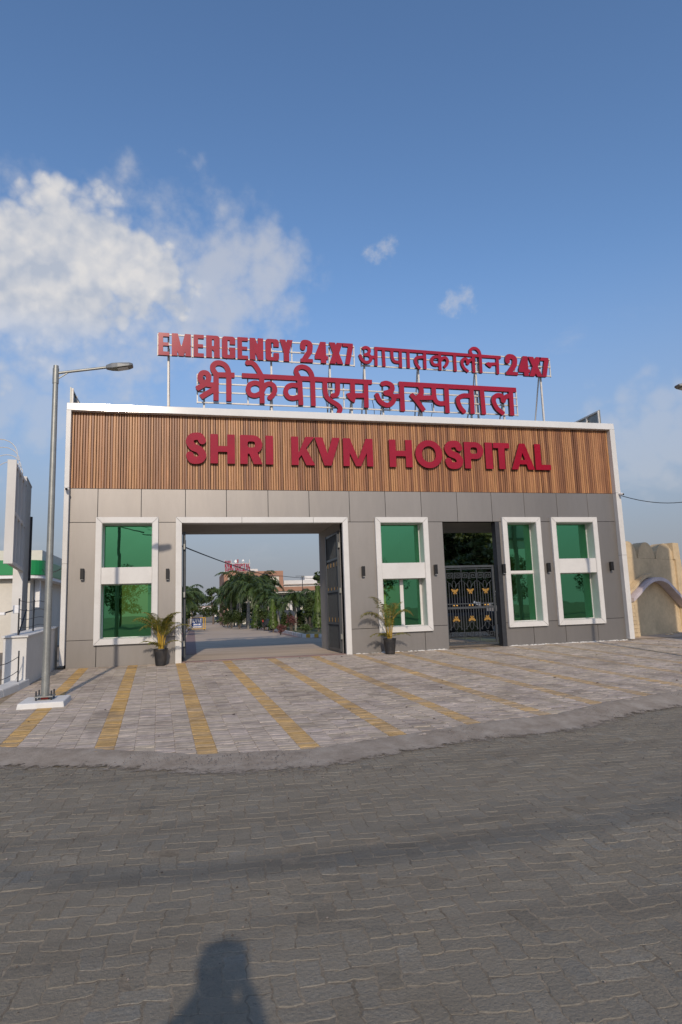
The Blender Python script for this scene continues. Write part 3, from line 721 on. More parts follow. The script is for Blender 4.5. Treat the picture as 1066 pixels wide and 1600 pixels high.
# dry leaves and scraps blown about on the paving
mb = MB(); random.seed(5)
M_LITTER = mat('dry_leaf', (.10, .07, .045), .85, var=.3, vscale=9)
for k in range(70):
    x = random.uniform(-2.6, 13); y = random.uniform(edge_y(x)+.3, 16.9) if k % 3 else random.uniform(16.2, 16.95); r = random.uniform(.012, .035); a = random.uniform(0, 6.28); z = apz(y)+.006
    ex, ey = math.cos(a)*r, math.sin(a)*r
    mb.add([(x-ex, y-ey, z), (x-ey*.45, y+ex*.45, z+r*.5), (x+ex, y+ey, z+.002), (x+ey*.45, y-ex*.45, z+r*.4)], [(0, 3, 2), (0, 2, 1)])
tag(mb.build('leaf_litter', M_LITTER), 'scattered dry leaves and scraps on the striped paving', 'leaf litter', kind='stuff')
# paving beyond the gate and the ground around it
def sheet(name, pts, m, dz, kind='structure'):
    o = MB().add([(x, y, gz(y)+dz) for x, y in pts], [tuple(range(len(pts)))]).build(name, m); return tag(o, kind=kind)
rk = [gp(516, 998), gp(478, 996.5), gp(440, 989), (gp(400, 981)), gp(348, 973.5)]
mb = MB(); ys = [17.3, 20, 24, 30, 40, 60, 90, 130, 170]
mb.add([(-3, y, gz(y)+.004) for y in ys]+[(26, y, gz(y)+.004) for y in ys], [(i, i+9, i+10, i+1) for i in range(8)])
tag(mb.build('driveway', M_INROAD), kind='structure')
mb = MB()
tag(MB().add([(12.95, 17.35, ZB-.004), (26, 17.35, ZB-.004), (40, 40, ZB-.2), (12.95, 40, ZB-.2)], [(0, 1, 2, 3)]).build('dirt_yard', M_GROUND), kind='structure')
tag(MB().add([(-80, 8.8, .0), (-3.05, 8.8, .0), (-3.05, 20, ZB-.02), (-80, 20, ZB-.02)], [(0, 1, 2, 3)]).build('side_yard', M_FARPAVE), kind='structure')

# ================================================================== GATE BUILDING
FY = 17.0
bld = thing('gate_building', 'grey panelled hospital gate building with wood slat upper band and white trim', 'gatehouse', (5, FY, ZB))
XL, XR, ZT = -2.95, 12.89, 6.99
xi0, xi1 = XL+.115, XR-.165
ZW, ZP, ZJ = 4.806, 3.94, 1.04
holes = dict(a=(-2.198, -.696), g=(-.2635, 4.2885), b=(5.067, 6.614), d=(7.084, 8.706), e=(8.907, 10.136), f=(10.4916, 12.031))
fw = .142
G0, G1 = holes['g'][0]+.15, holes['g'][1]-.15
def H(k): return (holes[k][0]+fw, holes[k][1]-fw)
panels = []
jt = [xi0, -2.173, -1.123, -0.024, 1.027, 2.126, 3.242, 4.373, 5.408, 6.471, 7.564, 8.647, 9.698, 10.777, 11.818, xi1]
panels += [(a, b, ZP, ZW) for a, b in zip(jt[:-1], jt[1:])]
DX = 8.84
piers = [(xi0, H('a')[0]), (H('a')[1], G0), (G1, H('b')[0]), (H('b')[1], 7.084), (DX, H('e')[0]), (H('e')[1], H('f')[0]), (H('f')[1], xi1)]
panels += [(a, b, ZJ, ZP) for a, b in piers]
panels += [(a, b, ZB-.06, ZJ) for a, b in ((xi0, -2.14), (-2.14, G0), (G1, 6.39), (6.39, 7.084), (DX, 9.70), (9.70, 10.73), (10.73, 11.79), (11.79, xi1))]
J = .006
for a, b, c, d in panels:
    t = random.uniform(-.0015, .0015)
    MB().box(a+J, FY+t, c+J, b-J, FY+.03, d-J).build('panel', M_ACP, bld, bevel=.003)
bk = MB()
for a, b, c, d in panels: bk.box(a, FY+.032, c, b, FY+.22, d)
bk.box(xi0, FY+.034, ZW, xi1, FY+.22, ZT-.03)
bk.build('backing_wall', M_JOINT, bld)
# fill under and over each window behind the frame
for k in 'abef':
    fl = MB(); fl.box(H(k)[0], FY+.034, ZJ, H(k)[1], FY+.33, .909+fw); fl.box(H(k)[0], FY+.034, 4.064-fw, H(k)[1], FY+.22, ZP); fl.build('window_surround', M_PLASTER, bld)
# wooden slats
sl = MB(); sw, sdp = .0565, .030
zb0, zt0 = ZW+.004, ZT-.205
pr = [(-sw/2, .0), (-sw/2, -sdp*.7), (-sw*.32, -sdp), (sw*.32, -sdp), (sw/2, -sdp*.7), (sw/2, 0)]
sm = MB().prism_z([(x, y) for x, y in pr], 0, zt0-zb0).mesh('slat', (0, 0, 0)); sm.materials.append(M_WOOD)
npitch = 234; pitch = (xi1-xi0)/npitch
for i in range(npitch):
    o = bpy.data.objects.new('slat', sm); COL.objects.link(o); o.parent = bld
    x = xi0+(i+.5)*pitch
    o.location = Vector((x+random.uniform(-.002, .002), FY+.030, zb0))-wloc(bld)
    o.scale = (random.uniform(.92, 1.10) if i % 18 else .78, random.uniform(.9, 1.1), 1)
# white outer trim
TP = FY-.16
tr = MB().prism_x([(TP, ZT-.2), (FY+.30, ZT-.2), (FY+.30, ZT), (TP+.0186, ZT)], XL, XR); tr.build('top_trim', M_TRIMTOP, bld, bevel=.012)
MB().box(XL, TP+.003, ZB+.08, XL+.115, FY+.30, ZT-.201).build('side_trim', M_WHITE, bld, bevel=.006)
MB().box(XR-.165, TP+.003, ZB+.03, XR, FY+.30, ZT-.201).build('side_trim', M_WHITE, bld, bevel=.006)
for xa, xb in ((XL, XL+.115), (XR-.165, XR)):
    for zz in (2.9, 4.80):
        MB().box(xa-.001, TP+.0015, zz, xb+.001, FY+.1, zz+.006).build('trim_joint', M_JOINT, bld)
# body: rooms, passages, roof
by = 20.2
def wall(x0, x1, y0=FY+.34, y1=by, z0=ZB-.1, z1=4.0): MB().box(x0, y0, z0, x1, y1, z1).build('wall', M_PLASTER, bld)
wall(XL+.02, XL+.12); wall(-.42, G0-.002); wall(G1+.002, 4.52); wall(6.80, 7.06); wall(8.845, 9.02, FY+.225, FY+.40); wall(10.24, 10.40); wall(12.66, XR-.02)
MB().box(XL+.02, FY+.225, 4.0, XR-.02, by, 6.35).build('roof', M_PLASTER, bld)
# back walls with openings
def backwall(x0, x1, ox0, ox1, oz0, oz1):
    b = MB(); y0, y1 = by-.18, by-.005
    b.box(x0, y0, ZB-.1, ox0, y1, 3.998); b.box(ox1, y0, ZB-.1, x1, y1, 3.998); b.box(ox0, y0, ZB-.1, ox1, y1, oz0); b.box(ox0, y0, oz1, ox1, y1, 3.998)
    b.build('back_wall', M_CREAM, bld)
backwall(XL+.122, -.422, -1.85, -1.10, 1.35, 2.85)
backwall(4.522, 6.798, 5.4, 6.3, 1.5, 2.9)
backwall(10.402, 12.658, 10.9, 11.5, 1.4, 2.4)
for a, b in ((XL+.122, -.422), (4.522, 6.798), (10.402, 12.658)):
    MB().box(a, FY+.36, ZB-.08, b, by-.19, ZB+.05).build('room_floor', M_CREAM, bld)
MB().box(8.708, FY-.012, ZB-.02, 8.838, FY+.24, ZP-.004).build('black_post', M_STEELD, bld, bevel=.006)
# threshold strip of the passage
MB().box(G0, FY+.02, ZB-.05, G1, FY+.30, ZB+.012).build('threshold', M_INBAND, bld)

# windows
def window(k, bands, z0=.909, z1=4.064, mull=None):
    x0, x1 = holes[k]; yf, yg = FY-.085, FY+.30
    hx0, hx1, hz0, hz1 = x0+fw, x1-fw, z0+fw, z1-fw
    t = .010
    lin_ = MB()
    lin_.box(hx0, yf+.004, hz0, hx0+t, yg+.02, hz1); lin_.box(hx1-t, yf+.004, hz0, hx1, yg+.02, hz1)
    lin_.box(hx0+t, yf+.004, hz0, hx1-t, yg+.02, hz0+t); lin_.box(hx0+t, yf+.004, hz1-t, hx1-t, yg+.02, hz1)
    w = lin_.build('window', M_WHITE, bld)
    g = .004
    o = [(x0, z0), (x1, z0), (x1, z1), (x0, z1)]; i_ = [(hx0-.003, hz0-.003), (hx1+.003, hz0-.003), (hx1+.003, hz1+.003), (hx0-.003, hz1+.003)]
    for q in range(4):
        a, b = o[q], o[(q+1) % 4]; c, d = i_[(q+1) % 4], i_[q]
        dx, dz = b[0]-a[0], b[1]-a[1]; l = math.hypot(dx, dz); ux, uz = dx/l*g, dz/l*g
        MB().prism_y([(a[0]+ux, a[1]+uz), (b[0]-ux, b[1]-uz), (c[0]-ux, c[1]-uz), (d[0]+ux, d[1]+uz)], yf, FY-.002).build('frame_bar', M_WHITE, w, bevel=.003)
    zs = [hz0+t]+[q for b in bands for q in b]+[hz1-t]
    for b in bands:
        thick = b[1]-b[0] > .1
        MB().box(hx0+t+.001, (yf+.02 if thick else yg-.05), b[0], hx1-t-.001, yg+.02, b[1]).build('spandrel' if thick else 'glazing_bar', M_WHITE, w, bevel=.003)
    segs = list(zip(zs[0::2], zs[1::2]))
    for n_, (a, b) in enumerate(segs):
        fr = .017
        f = MB(); xa, xb = hx0+t+.001, hx1-t-.001
        f.box(xa, yg-.03, a+.001, xa+fr, yg+.012, b-.001); f.box(xb-fr, yg-.03, a+.001, xb, yg+.012, b-.001)
        f.box(xa+fr, yg-.03, a+.001, xb-fr, yg+.012, a+fr); f.box(xa+fr, yg-.03, b-fr, xb-fr, yg+.012, b-.001)
        f.build('sash', M_WHITE, w)
        xs_ = [(xa+fr, xb-fr)]
        if mull and n_ == 0:
            f2 = MB().box(mull-.05, yg-.045, a+fr, mull+.05, yg+.015, b-fr); f2.box(xb-fr-.05, yg-.040, a+fr, xb-fr, yg+.014, b-fr); f2.build('mullion', M_WHITE, w, bevel=.003)
            xs_ = [(xa+fr, mull-.05), (mull+.05, xb-fr-.05)]
        for p, q in xs_:
            tl = random.uniform(-.004, .004)
            MB().add([(p, yg+tl, a+fr), (q, yg-tl, a+fr), (q, yg-tl*.5, b-fr), (p, yg+tl*.6, b-fr)], [(0, 1, 2, 3)]).build('pane', M_GLASS, w)
    return w
window('a', [(2.39, 2.80)]); window('b', [(2.36, 2.79)], mull=5.86); window('e', [(2.44, 2.505)]); window('f', [(2.41, 2.83)])
# white portal frame of the vehicle gate
x0, x1 = holes['g']; gw = .15
for q in ([(x0, ZB-.02), (x0+gw, ZB-.02), (x0+gw, 4.064-gw-.004), (x0, 4.064-.004)], [(x1-gw, ZB-.02), (x1, ZB-.02), (x1, 4.064-.004), (x1-gw, 4.064-gw-.004)],
          [(x0+.004, 4.064), (x0+gw+.004, 4.064-gw), (x1-gw-.004, 4.064-gw), (x1-.004, 4.064)]):
    MB().prism_y(q, FY-.085, FY+.22).build('portal_frame', M_WHITE, bld, bevel=.004)
for xx in (1.42, 3.33): MB().box(xx-.004, FY-.0865, 4.064-gw, xx+.004, FY-.02, 4.064).build('frame_joint', M_JOINT, bld)
# dried mortar slopped along the foot of the wall
mb = MB()
for _ in range(170):
    x = random.choice((random.uniform(4.4, 7.0), random.uniform(8.9, 12.8), random.uniform(8.9, 12.8))); r = random.uniform(.02, .075); y = FY-.012-abs(random.gauss(0, .02)); z = apz(y)-.004
    pts = [(x+r*math.cos(t)*random.uniform(.6, 1.3), z+max(0, math.sin(t))*r*.5*random.uniform(.3, 1)) for t in np.linspace(math.pi, 0, 6)]
    mb.prism_y([(p[0], p[1]) for p in pts][::-1], y-.03, y+.010)
mo = mb.build('mortar_splashes', M_CONC, bld); tag(mo, kind='stuff')

# wall lamps
ln = ['black wall lamp left of the leftmost green window', 'black wall lamp between the leftmost window and the vehicle gate', 'black wall lamp between the vehicle gate and the two sash window',
      'black wall lamp between the two sash window and the iron gate', 'black wall lamp just right of the black post', 'black wall lamp between the two rightmost windows', 'black wall lamp at the right end of the facade']
for nme, (x, z) in zip(ln, ((-2.49, 2.65), (-.46, 2.61), (4.68, 2.58), (6.78, 2.59), (8.862, 2.57), (10.3, 2.58), (12.4, 2.58))):
    t = thing('wall_lamp', nme, 'wall lamp', (x, FY, z), 'black wall lamps along the facade')
    MB().box(x-.035, FY-.02, z-.125, x+.035, FY-.001, z+.125).build('back_plate', M_BLACKL, t)
    MB().box(x-.042, FY-.115, z-.135, x+.042, FY-.021, z+.135).build('housing', M_BLACKL, t, bevel=.008)
    MB().box(x-.032, FY-.105, z-.143, x+.032, FY-.035, z-.136).build('lens', M_LENS, t)
# small cameras on the trim
for nme, x, s in (('small security camera on the left white trim', XL+.06, 1), ('small security camera on the right white trim', XR-.06, 1)):
    t = thing('security_camera', nme, 'camera', (x, TP, 4.72), 'security cameras on the trim')
    MB().box(x-.03, TP-.02, 4.74, x+.03, TP-.001, 4.80).build('bracket', M_SIGNW, t)
    MB().tube([(x, TP-.03, 4.77), (x+.02, TP-.16, 4.73)], .035, 10).build('body', M_SIGNW, t)
    MB().tube([(x+.02, TP-.161, 4.7295), (x+.021, TP-.17, 4.727)], .028, 10).build('lens', M_BLACKL, t)

# ================================================================== SIGNS
ws = thing('wall_sign', 'large red SHRI KVM HOSPITAL letters on the wood slats', 'sign', (5.5, FY-.03, 5.4))
def row_z(px, tp, bt, Y): return at(px, bt, Y).z, at(px, tp, Y).z
Yw = FY-.095
def lerp(x, a, b): return a[1]+(b[1]-a[1])*(x-a[0])/(b[0]-a[0])
for ch, a, b in [('S', 290.2, 323), ('H', 328.9, 367.2), ('R', 375.4, 410.3), ('I', 415.2, 427.1), ('K', 455.4, 491.7), ('V', 492.3, 531.8), ('M', 536.5, 583),
                 ('H', 608.5, 644.4), ('O', 649.3, 691.5), ('S', 695, 723.8), ('P', 726, 755.9), ('I', 758.7, 770), ('T', 771.7, 796.7), ('A', 798.9, 834.8), ('L', 836.2, 860.1)]:
    c = (a+b)/2; tp = lerp(c, (340, 678.3), (845, 694)); bt = lerp(c, (340, 724), (850, 734.2)); md = (tp+bt)/2
    z0, z1 = row_z(c, tp, bt, Yw); x0, x1 = at(a, md, Yw).x, at(b, md, Yw).x
    if ch in 'SO': z0 -= .015; z1 += .015
    letter(ch, x0, x1, z0, z1, Yw, FY-.02, ws, .25, .215 if ch not in 'HATLP' else .20, .5)

def roof_sign(name, label, Y, yb, loc): return thing(name, label, 'sign', loc)
Yu, Yl = 17.62, 17.42
su = thing('roof_sign', 'red EMERGENCY 24X7 roof sign in Latin letters, upper left', 'sign', (2.5, Yu, 6.35))
def urow(lst, top, bot, par):
    for ch, a, b in lst:
        c = (a+b)/2; tp = lerp(c, *top); bt = lerp(c, *bot); md = (tp+bt)/2
        z0, z1 = row_z(c, tp, bt, Yu); x0, x1 = at(a, md, Yu).x, at(b, md, Yu).x
        hgt = z1-z0; wdt = x1-x0
        letter(ch, x0, x1, z0, z1, Yu, Yu+.09, par, min(.245, .435*wdt/hgt) if ch != 'M' else .25, .165, .14)
urow([('E', 247.5, 264.8), ('M', 268.5, 298.5), ('E', 302.7, 318.8), ('R', 322.3, 343.6), ('G', 346.9, 368), ('E', 371.3, 387.8), ('N', 390.5, 411.7), ('C', 415.1, 436.2), ('Y', 437.4, 458),
      ('2', 469.5, 488.9), ('4', 492, 512.6), ('X', 514.6, 536.2), ('7', 536.2, 552.2)], ((248, 519.3), (552, 536.9)), ((247.5, 554.3), (545, 569.3)), su)
sh = thing('roof_sign', 'red Hindi roof sign ending in 24X7, upper right', 'sign', (8, Yu, 6.35))
urow([('2', 790.2, 808.7), ('4', 810.5, 828), ('X', 826.5, 846.7), ('7', 844.3, 858.3)], ((796, 554.6), (858, 559.3)), ((801, 586), (853.8, 589)), sh)
z1m = lambda p: (240+p[0]/6.6625, 510+p[1]/6.6625)
z2m = lambda p: (380+p[0]/5.922, 520+p[1]/5.922)
z3m = lambda p: (540+p[0]/6.6625, 530+p[1]/6.6625)
z4m = lambda p: (680+p[0]/5.61, 540+p[1]/5.61)
def ZP_(mp, *paths, smooth=()):
    return [[mp(q) for q in (spline(p, 5) if i in smooth else p)] for i, p in enumerate(paths)]
sm_ = lambda mp, p: [mp(q) for q in spline(p, 5)]
st = lambda mp, p: [mp(q) for q in p]
up = [sm_(z3m, [(180, 95), (212, 84), (243, 98), (250, 128), (232, 152), (200, 163)]), sm_(z3m, [(205, 160), (245, 165), (266, 193), (255, 228), (215, 240), (172, 212), (150, 160)]), st(z3m, [(258, 186), (320, 184)]),
      st(z3m, [(318, 80), (320, 277)]), [z3m((300, 93)), z4m((577, 103))], st(z3m, [(393, 100), (404, 284)]), sm_(z3m, [(482, 105), (487, 185), (505, 226), (540, 238), (580, 236)]), st(z3m, [(571, 110), (576, 297)]),
      st(z3m, [(651, 115), (658, 300)]), st(z3m, [(824, 130), (831, 311)]), sm_(z3m, [(828, 186), (775, 185), (738, 196), (729, 222), (745, 268), (775, 304)]), st(z3m, [(980, 140), (988, 323)]),
      sm_(z3m, [(982, 192), (950, 181), (912, 190), (898, 222), (914, 258), (950, 268), (984, 258)]), sm_(z4m, [(42, 142), (62, 112), (92, 105), (110, 130), (104, 162), (82, 188)]), st(z4m, [(171, 80), (180, 226)]),
      sm_(z4m, [(292, 228), (256, 196), (237, 152), (245, 122), (268, 115), (284, 130), (287, 162)]), sm_(z4m, [(287, 162), (297, 132), (318, 122), (338, 120)]), st(z4m, [(334, 85), (343, 237)]), st(z4m, [(397, 85), (405, 240)]),
      sm_(z4m, [(398, 95), (388, 52), (360, 25), (328, 24), (310, 44), (317, 70), (336, 95)]), st(z4m, [(546, 100), (552, 250)]), st(z4m, [(470, 160), (548, 160)])]
strokes_word(up, 5.1, Yu, Yu+.09, sh, 'word', [st(z4m, [(443, 152), (470, 143), (500, 163), (492, 195), (472, 186), (450, 168)])])
lo_ = thing('roof_sign', 'big red Hindi hospital name on the lower roof frame', 'sign', (6, Yl, 6.35))
w1 = [sm_(z1m, [(640, 610), (560, 602), (503, 572), (484, 530), (500, 490), (530, 480), (560, 492), (576, 527), (566, 565), (530, 602), (452, 648)]), st(z1m, [(492, 736), (640, 648)]), st(z1m, [(652, 478), (652, 772)]),
      st(z1m, [(630, 501), (845, 507)]), st(z1m, [(785, 500), (785, 776)]), sm_(z1m, [(783, 510), (776, 452), (748, 405), (700, 380), (650, 382), (618, 412), (622, 452), (655, 500)])]
strokes_word(w1, 8.0, Yl, Yl+.11, lo_, 'word')
w2 = [[(378.1, 586.3), (581.7, 596.9)], sm_(z2m, [(32, 277), (78, 276), (112, 300), (145, 352), (172, 400)]), st(z2m, [(172, 385), (178, 652)]), sm_(z2m, [(172, 492), (150, 472), (108, 462), (64, 478), (47, 522), (65, 566), (110, 580), (150, 566), (178, 545)]),
      sm_(z2m, [(182, 530), (205, 486), (245, 470), (282, 488), (295, 530), (277, 574), (240, 606)]), sm_(z2m, [(530, 492), (500, 486), (450, 482), (410, 502), (395, 545), (415, 590), (460, 605), (505, 596), (535, 585)]), st(z2m, [(524, 415), (537, 668)]),
      st(z2m, [(643, 415), (652, 676)]), sm_(z2m, [(643, 425), (632, 376), (600, 332), (550, 313), (506, 326), (491, 356), (505, 392), (526, 425)]), sm_(z2m, [(757, 430), (760, 535), (776, 594), (820, 632), (875, 666), (900, 700), (888, 740)]),
      sm_(z2m, [(875, 440), (877, 530), (864, 572), (820, 582)]), st(z3m, [(74, 440), (79, 615)]), st(z3m, [(95, 585), (218, 585)]), st(z3m, [(212, 440), (220, 712)])]
strokes_word(w2, 7.6, Yl, Yl+.11, lo_, 'word', [st(z3m, [(8, 566), (45, 556), (104, 590), (106, 620), (96, 662), (60, 642), (22, 605)])])
w3 = [sm_(z3m, [(378, 466), (425, 455), (475, 474), (490, 512), (468, 543), (405, 560)]), sm_(z3m, [(410, 558), (470, 572), (505, 612), (490, 660), (440, 686), (388, 668), (350, 630), (325, 570)]), st(z3m, [(495, 594), (590, 590)]), st(z3m, [(584, 445), (598, 750)]),
      [z3m((556, 463)), z4m((712, 388))], sm_(z3m, [(765, 475), (790, 515), (790, 568), (750, 606)]), sm_(z3m, [(685, 572), (745, 640), (820, 744)]), st(z3m, [(750, 607), (925, 607)]), sm_(z3m, [(918, 480), (924, 590), (945, 645), (990, 668), (1060, 664)]), st(z3m, [(1050, 475), (1064, 768)]),
      st(z4m, [(318, 360), (331, 598)]), sm_(z4m, [(322, 440), (250, 438), (205, 462), (206, 502), (226, 546), (260, 584)]), st(z4m, [(409, 370), (430, 603)]), sm_(z4m, [(604, 598), (546, 550), (516, 490), (523, 450), (555, 434), (588, 446), (599, 492)]),
      sm_(z4m, [(599, 492), (612, 456), (640, 442), (670, 446)]), st(z4m, [(663, 375), (678, 613)])]
strokes_word(w3, 7.8, Yl, Yl+.11, lo_, 'word')
# lattices that carry the letters
def lattice(par, Y, pxl, pxr, rows, nvert, posts, w=.037, d=.0):
    pl = [[at(pxl[0], r[0], Y), at(pxr[0], r[1], Y)] for r in rows]
    zl = [(a.z+b.z)/2 for a, b in pl]; xl, xr = pl[0][0].x, pl[0][1].x
    for z in zl: MB().bar((xl, Y+d, z), (xr, Y+d, z), w).build('rail', M_STEELW, par)
    for k in range(nvert): 
        x = xl+(xr-xl)*k/(nvert-1); MB().bar((x, Y+d+w*.9, min(zl)-w*.5), (x, Y+d+w*.9, max(zl)+w*.5), w*.9).build('upright', M_STEELW, par)
    for x in posts:
        MB().bar((x, Y+d+w*2, 6.30), (x, Y+d+w*2, max(zl)-.05), w*1.35).build('post', M_STEELW, par)
        MB().bar((x+.02, Y+d+w*2+.9, 6.30), (x+.02, Y+d+w*2+.07, max(zl)-.35), w*.9).build('brace', M_STEELW, par)
px_x = lambda p, y, Y: at(p, y, Y).x
lattice(su, Yu+.14, (247,), (553,), [(523, 540.5), (539, 555.5), (554.5, 571)], 7, [px_x(263, 590, Yu+.14), px_x(425, 600, Yu+.14), px_x(517, 600, Yu+.14)])
lattice(sh, Yu+.14, (564,), (859,), [(543, 562), (556, 574), (570, 589)], 6, [px_x(571, 590, Yu+.14), px_x(656, 600, Yu+.14), px_x(746, 600, Yu+.14), px_x(849, 620, Yu+.14)])
lattice(lo_, Yl+.16, (308.5,), (807,), [(584, 611), (598.5, 622), (612.5, 633.5), (629.5, 648)], 8, [px_x(p, 640, Yl+.16) for p in (319, 425, 520, 551, 600, 660, 738, 789)])

# loose wiring hanging behind the letters
for par, x, y, z, dx, ln_ in ((sh, px_x(583, 590, Yu), Yu+.2, 7.75, .05, 1.0), (sh, px_x(676, 590, Yu), Yu+.2, 7.7, -.1, .8), (su, px_x(508, 590, Yu), Yu+.2, 7.85, .12, 1.2), (lo_, px_x(503, 640, Yl), Yl+.25, 7.0, -.12, .55), (lo_, px_x(623, 645, Yl), Yl+.25, 6.85, -.08, .45)):
    MB().tube([(x+dx*t_+.04*math.sin(t_*5), y, z-ln_*t_) for t_ in np.linspace(0, 1, 9)], .010, 5).build('wire', M_CABLE, par)
# hoardings standing end-on along both sides of the roof
def side_hoarding(label, x, y0, y1, z0, z1, dirx):
    t = thing('roof_hoarding', label, 'hoarding', (x, y0, z0), 'hoardings along the sides of the roof')
    MB().box(*( (x-.05, y0, z0, x-.02, y1, z1) if dirx > 0 else (x+.031, y0, z0, x+.055, y1, z1))).build('face_sheet', M_GALV, t)
    n_ = 5
    for k in range(n_): 
        y = y0+.02+(y1-y0-.06)*k/(n_-1); MB().box(x-.019, y, z0, x+.03, y+.04, z1-.02).build('upright', M_STEELW, t)
    for z in (z0+.05, (z0+z1)/2, z1-.05): MB().box(x-.018, y0+.07, z-.02, x+.015, y1, z+.02).build('rail', M_STEELW, t)
    for k in (1, 3):
        y = y0+(y1-y0)*k/4; MB().bar((x+.02, y, z1-.15), (x+dirx*.6, y, z0), .04).build('brace', M_STEELW, t)
side_hoarding('metal hoarding seen end-on at the left roof edge', XL+.02, 17.45, 20.0, 6.36, 7.60, 1)
side_hoarding('metal hoarding seen end-on at the right roof edge', XR-.05, 17.45, 20.0, 6.36, 7.62, -1)

# ================================================================== STREET LAMPS
def street_lamp(label, x, y, arm_dx, arm_dy, topz, pad=True):
    zb = apz(y) if y > 8 else 0
    t = thing('street_lamp', label, 'street lamp', (x, y, zb), 'street lamps on the paving')
    if pad:
        p = .34; V = [(x+sx_*p*k, y+sy_*p*k, apz(y+sy_*p*k)+z) for z, k in ((-.02, 1.05), (.085, 1.0)) for sx_, sy_ in ((-1,-1),(1,-1),(1,1),(-1,1))]
        MB().add(V, [(3,2,1,0),(4,5,6,7),(0,1,5,4),(1,2,6,5),(2,3,7,6),(3,0,4,7)]).build('footing', M_CONC, t, bevel=.015)
    z0 = zb+.09
    MB().tube([(x, y, z0+.055), (x, y, z0+1.5), (x, y, topz-.35), (x, y, topz)], [.064, .058, .045, .043], 16).build('pole', M_GALV, t, smooth=False)
    MB().box(x-.14, y-.14, z0+.04, x+.14, y+.14, z0+.058).build('base_plate', M_GALV, t)
    MB().box(x-.055, y-.055, z0, x+.055, y+.055, z0+.038).build('red_spacer', M_REDP, t)
    for sx_ in (-1, 1):
        for sy_ in (-1, 1): MB().tube([(x+sx_*.115, y+sy_*.115, z0-.02), (x+sx_*.115, y+sy_*.115, z0+.14)], .013, 6).build('anchor_bolt', M_STEELD, t)
    MB().tube([(x, y, topz-.33), (x, y, topz-.05)], .052, 16).build('collar', M_GALV, t)
    l = math.hypot(arm_dx, arm_dy); ux, uy = arm_dx/l, arm_dy/l
    a0 = Vector((x+ux*.05, y+uy*.05, topz-.13)); a1 = Vector((x+ux*(l-.42), y+uy*(l-.42), topz+.02))
    MB().tube([a0, a1], .024, 10).build('arm', M_GALV, t)
    MB().tube([a0-Vector((0, 0, .10)), a0+(a1-a0)*.22], .012, 6).build('arm_stay', M_GALV, t)
    hd = MB(); pz = a1.z
    def P(s, w_, z): 
        c = Vector((x+ux*s, y+uy*s, z)); n_ = Vector((-uy, ux, 0)); return c+n_*w_
    s0, s1 = l-.44, l+.02
    rows = [(s0, .05, -.03, .03), (s0+.10, .085, -.045, .055), (s0+.2, .11, -.045, .05), (s1-.06, .11, -.02, .045), (s1, .085, -.005, .03)]
    V = []; Fc = []
    for s_, w_, zl, zh in rows:
        zc = pz+(s_-s0)*.10
        V += [P(s_, -w_, zc+zl), P(s_, w_, zc+zl), P(s_, w_*.8, zc+zh), P(s_, -w_*.8, zc+zh)]
    for i in range(len(rows)-1):
        for k in range(4): Fc.append((i*4+k, i*4+(k+1) % 4, (i+1)*4+(k+1) % 4, (i+1)*4+k))
    Fc += [(3, 2, 1, 0), (16, 17, 18, 19)]
    hd.add(V, Fc).build('lamp_head', M_LAMPHEAD, t, bevel=.008)
    ln_ = MB(); zc = pz+.02
    ln_.add([P(s0+.2, -.085, pz+.012-.045), P(s1-.08, -.085, pz+.04-.035), P(s1-.08, .085, pz+.04-.035), P(s0+.2, .085, pz+.012-.045)], [(0, 1, 2, 3)]).build('lamp_glass', M_LENS, t)
    return t
street_lamp('galvanised street lamp on a white footing at the left of the paving', -2.25, 11.745, 1.28, 0.0, 6.02)
street_lamp('galvanised street lamp whose head reaches in from the right edge', 10.98, 11.2, -.70, 0.05, 6.02)
# thin pole at the left edge
t = thing('pole', 'thin grey metal pole at the far left edge of the picture', 'pole', (-3.52, 13.0, 0))
MB().tube([(-3.52, 13.0, .1), (-3.52, 13.0, 5.3), (-3.52, 13.0, 5.42)], [.06, .055, .03], 12).build('shaft', M_GALV, t)
MB().tube([(-3.52, 13.0, .0), (-3.52, 13.0, .12)], .13, 12).build('base', M_CONC, t)

# ================================================================== GATES
def spiral(cx, cz, s, fx=1, fz=1):             # greek key as a list of points
    P = [(-1, -1), (-1, 1), (1, 1), (1, -.55), (-.45, -.55), (-.45, .45), (.45, .45), (.45, -.05), (.0, -.05)]
    return [(cx+fx*a*s, cz+fz*b*s) for a, b in P]
pg = thing('iron_gate', 'ornate grey iron pedestrian gate with gold flowers', 'gate', (7.85, 17.18, ZB))
gy = 17.20; ga, gb, g0, g1 = 7.11, 8.66, ZB+.07, 2.70
def bars(par, segs, w, name, m=M_IRON, dep=.03, yy=gy):
    for a, b in segs: MB().bar((a[0], yy, a[1]), (b[0], yy, b[1]), w, dep).build(name, m, par)
MB().box(ga, gy-.03, g0, ga+.06, gy+.03, g1).build('stile', M_IRON, pg); MB().box(gb-.06, gy-.03, g0, gb, gy+.03, g1).build('stile', M_IRON, pg)
for z in (g0+.03, g1-.03): MB().box(ga+.061, gy-.03, z-.03, gb-.061, gy+.03, z+.03).build('rail', M_IRON, pg)
zm = 1.50
MB().box(ga+.061, gy-.026, zm-.03, gb-.061, gy+.026, zm+.03).build('rail', M_IRON, pg)
MB().box(ga+.061, gy-.02, zm+.10, gb-.061, gy+.02, zm+.125).build('rail', M_IRON, pg)
for z in (g0+.09, g1-.10): MB().box(ga+.061, gy-.018, z-.01, gb-.061, gy+.018, z+.01).build('rail', M_IRON, pg)
nb = 18
